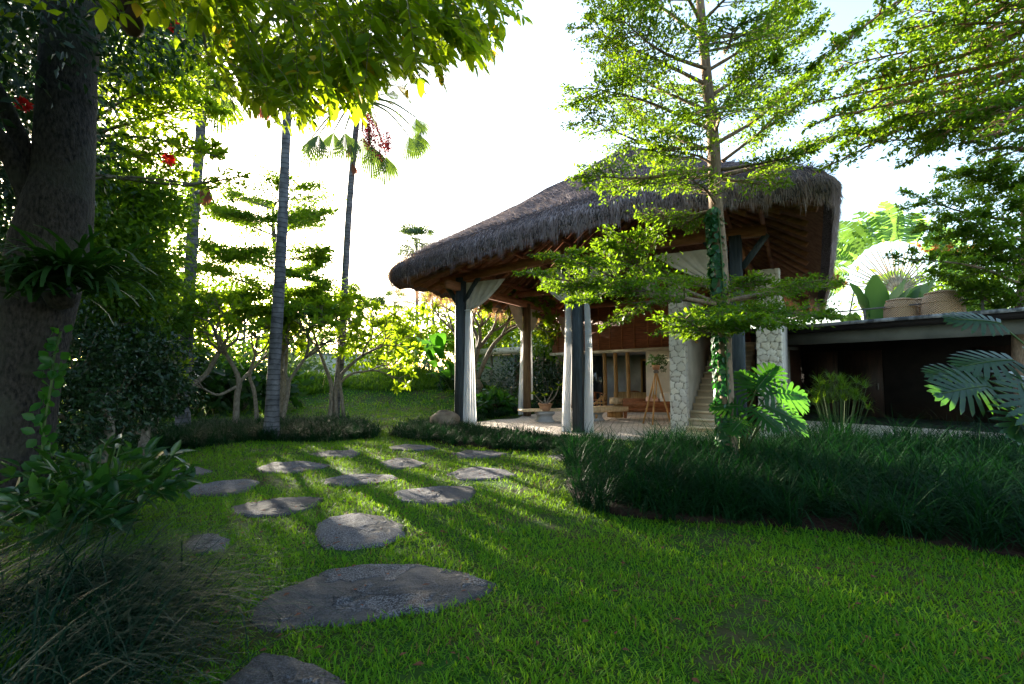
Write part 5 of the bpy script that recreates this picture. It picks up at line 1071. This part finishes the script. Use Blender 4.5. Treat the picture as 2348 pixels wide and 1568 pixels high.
# ---------------------------------------------------------------- split-leaf philodendrons
def monstera_leaf(lf,st,base,tip_c,L,nrm,az):
    """deeply lobed leaf centred at tip_c"""
    st.tube(bez([base,(base+tip_c)/2+Zu*.15*np.linalg.norm(tip_c-base),tip_c],6),np.linspace(.016,.010,13),5)
    n=unit(nrm); d=unit(az-n*np.dot(az,n)); s=np.cross(n,d); K=9
    rib=[tip_c+d*L*(f)-n*.12*L*f*f for f in np.linspace(0,1,K+1)]
    for k in range(K+1): 
        for sg in (-1,1):
            f=k/K; w=L*.62*math.sin(PI*(.16+.80*f))**.6; a=1.9-1.75*f; dirn=unit(d*math.cos(a)+s*sg*math.sin(a)); p=rib[k]; wd=L*.062; q=np.cross(n,dirn)
            pts=[p-q*wd*.5,p+dirn*w*.4-q*wd*.9-n*.01,p+dirn*w*.85-q*wd*.75-n*w*.12,p+dirn*w*1.02-n*w*.2,p+dirn*w*.85+q*wd*.75-n*w*.12,p+dirn*w*.4+q*wd*.9-n*.01,p+q*wd*.5]
            lf.add(pts,np.array([[0,1,5,6],[1,2,4,5]])) ; lf.add([pts[2],pts[3],pts[4]],np.array([[0,1,2]]))
    # web near midrib
    for k in range(K):
        f=k/K; w=L*.16*math.sin(PI*(.12+.8*f)); 
        for sg in (-1,1): lf.add([rib[k],rib[k+1],rib[k+1]+s*sg*w-n*.004,rib[k]+s*sg*w-n*.004],np.array([[0,1,2,3]]))
    st.tube([r+n*.003 for r in rib],.006,4)
def monstera(base,lv,label,mat='leaf_gloss'):
    t=thing('split_leaf_philodendron',tuple(base),label,'plant'); lf=MB(); st=MB()
    for (x,y,Yd,L,nx,ny,nz,dx,dy,dz) in lv: monstera_leaf(lf,st,base+A_(0,0,.05),at(x,y,Yd),L,A_(nx,ny,nz),A_(dx,dy,dz))
    lf.build('foliage',M[mat],t); st.build('stem',M['stem'],t)
b=gz(at(1692,1040,7.6)); 
monstera(b,[(1735,890,7.3,.50,-.2,-.75,.6,.5,.2,.5),(1760,900,7.3,.55,.1,-.8,.5,1,0,.0),(1730,905,7.4,.42,-.2,-.7,.5,-.3,0,1),(1750,930,7.2,.5,.1,-.6,.7,.9,-.3,-.35),(1720,935,7.0,.42,0,-.5,.8,.3,-.5,-.4),(1700,930,7.1,.36,-.3,-.6,.6,-.6,-.2,.4),(1770,955,7.2,.42,.2,-.4,.8,1,-.3,-.3),(1705,960,6.9,.35,0,-.5,.9,-.4,-.4,-.1),(1790,915,7.7,.42,.2,-.6,.6,.8,.2,-.1)],'split leaf philodendron at the foot of the vine covered tree')
b=A_(6.3,5.3,0)
monstera(b,[(2260,885,5.2,.50,.1,-.75,.55,-1,-.1,-.15),(2250,865,5.3,.42,.0,-.6,.7,-.9,.1,.25),(2320,825,5.4,.5,0,-.6,.8,-1,0,-.1),(2340,880,5.0,.5,.1,-.7,.6,-.3,-.2,-.9),(2300,850,5.6,.45,.1,-.5,.8,.2,-.3,-.8),(2370,820,5.2,.5,0,-.7,.6,.6,0,-.5),(2290,740,6.0,.45,0,-.6,.7,-.6,.1,.2),(2355,930,5.0,.45,.1,-.7,.6,-.5,0,-.6)],'split leaf philodendron overhanging from the right edge','leaf_gloss_dark')
# papyrus
b=gz(at(1925,1010,9.6)); pz=thing('papyrus_clump',tuple(b),'papyrus clump with mop heads in front of the dark porch','papyrus'); st=MB(); lf=MB()
for i in range(46):
    a=rng.uniform(0,2*PI); r=rng.random()**.5; top=b+A_(math.cos(a)*r*.62,math.sin(a)*r*.5,rng.uniform(.95,1.42)-.25*r*r); p0=b+A_(math.cos(a)*r*.2,math.sin(a)*r*.2,0); st.tube(bez([p0,(p0+top)/2+A_(math.cos(a)*.02,0,.05),top],3),.006,4,cap=False)
    n=42; aa=rng.uniform(0,6.3,n); blades(lf,np.repeat(top[None],n,0),aa,rng.uniform(.16,.30,n),.008,rng.uniform(.3,1.3,n),rng.uniform(.4,1.3,n),K=3)
st.build('stem',M['stem'],pz); lf.build('mop_heads',M['leaf_mid'],pz)
# ---------------------------------------------------------------- unseen tree added beyond the frame for its shade
for x,y,h,R,l in ((-9.5,5.0,5.2,2.4,'unseen broad dark tree added left of the frame for shade'),):
    c=A_(x,y,0); dense('garden_tree',c,[(c+A_(0,0,h),(R,R,R*.7),220,18)],l,'leaf_dark',.16,cat='tree')
# ---------------------------------------------------------------- light
sd=ray(385,590); sd=sd/np.linalg.norm(sd); el=math.asin(sd[2]); azs=math.atan2(sd[0],sd[1])
sl=bpy.data.lights.new('sun','SUN'); so=bpy.data.objects.new('sun',sl); COL.objects.link(so); sl.energy=SUN_E; sl.angle=math.radians(.5); sl.color=(1,.90,.72)
so.rotation_euler=Vector(tuple(sd)).to_track_quat('Z','Y').to_euler(); so.location=(-8,12,8)
w=bpy.data.worlds.new('World'); S.world=w; w.use_nodes=True; nt=w.node_tree; nt.nodes.clear(); sk=nt.nodes.new('ShaderNodeTexSky'); sk.sky_type='NISHITA'; sk.sun_disc=False; sk.sun_elevation=el; sk.sun_rotation=azs; sk.air_density=1.0; sk.dust_density=1.6; sk.ozone_density=1.0
bg=nt.nodes.new('ShaderNodeBackground'); bg.inputs[1].default_value=SKY_S; ou=nt.nodes.new('ShaderNodeOutputWorld'); nt.links.new(sk.outputs[0],bg.inputs[0]); nt.links.new(bg.outputs[0],ou.inputs[0])
S.view_settings.view_transform='Standard'; S.view_settings.look='None'; S.view_settings.exposure=EXPO; S.view_settings.gamma=1
cy=S.cycles; cy.max_bounces=8; cy.diffuse_bounces=4; cy.glossy_bounces=3; cy.transmission_bounces=6; cy.transparent_max_bounces=8; cy.caustics_reflective=False; cy.caustics_refractive=False; cy.use_denoising=True; cy.sample_clamp_indirect=8
S.render.film_transparent=False
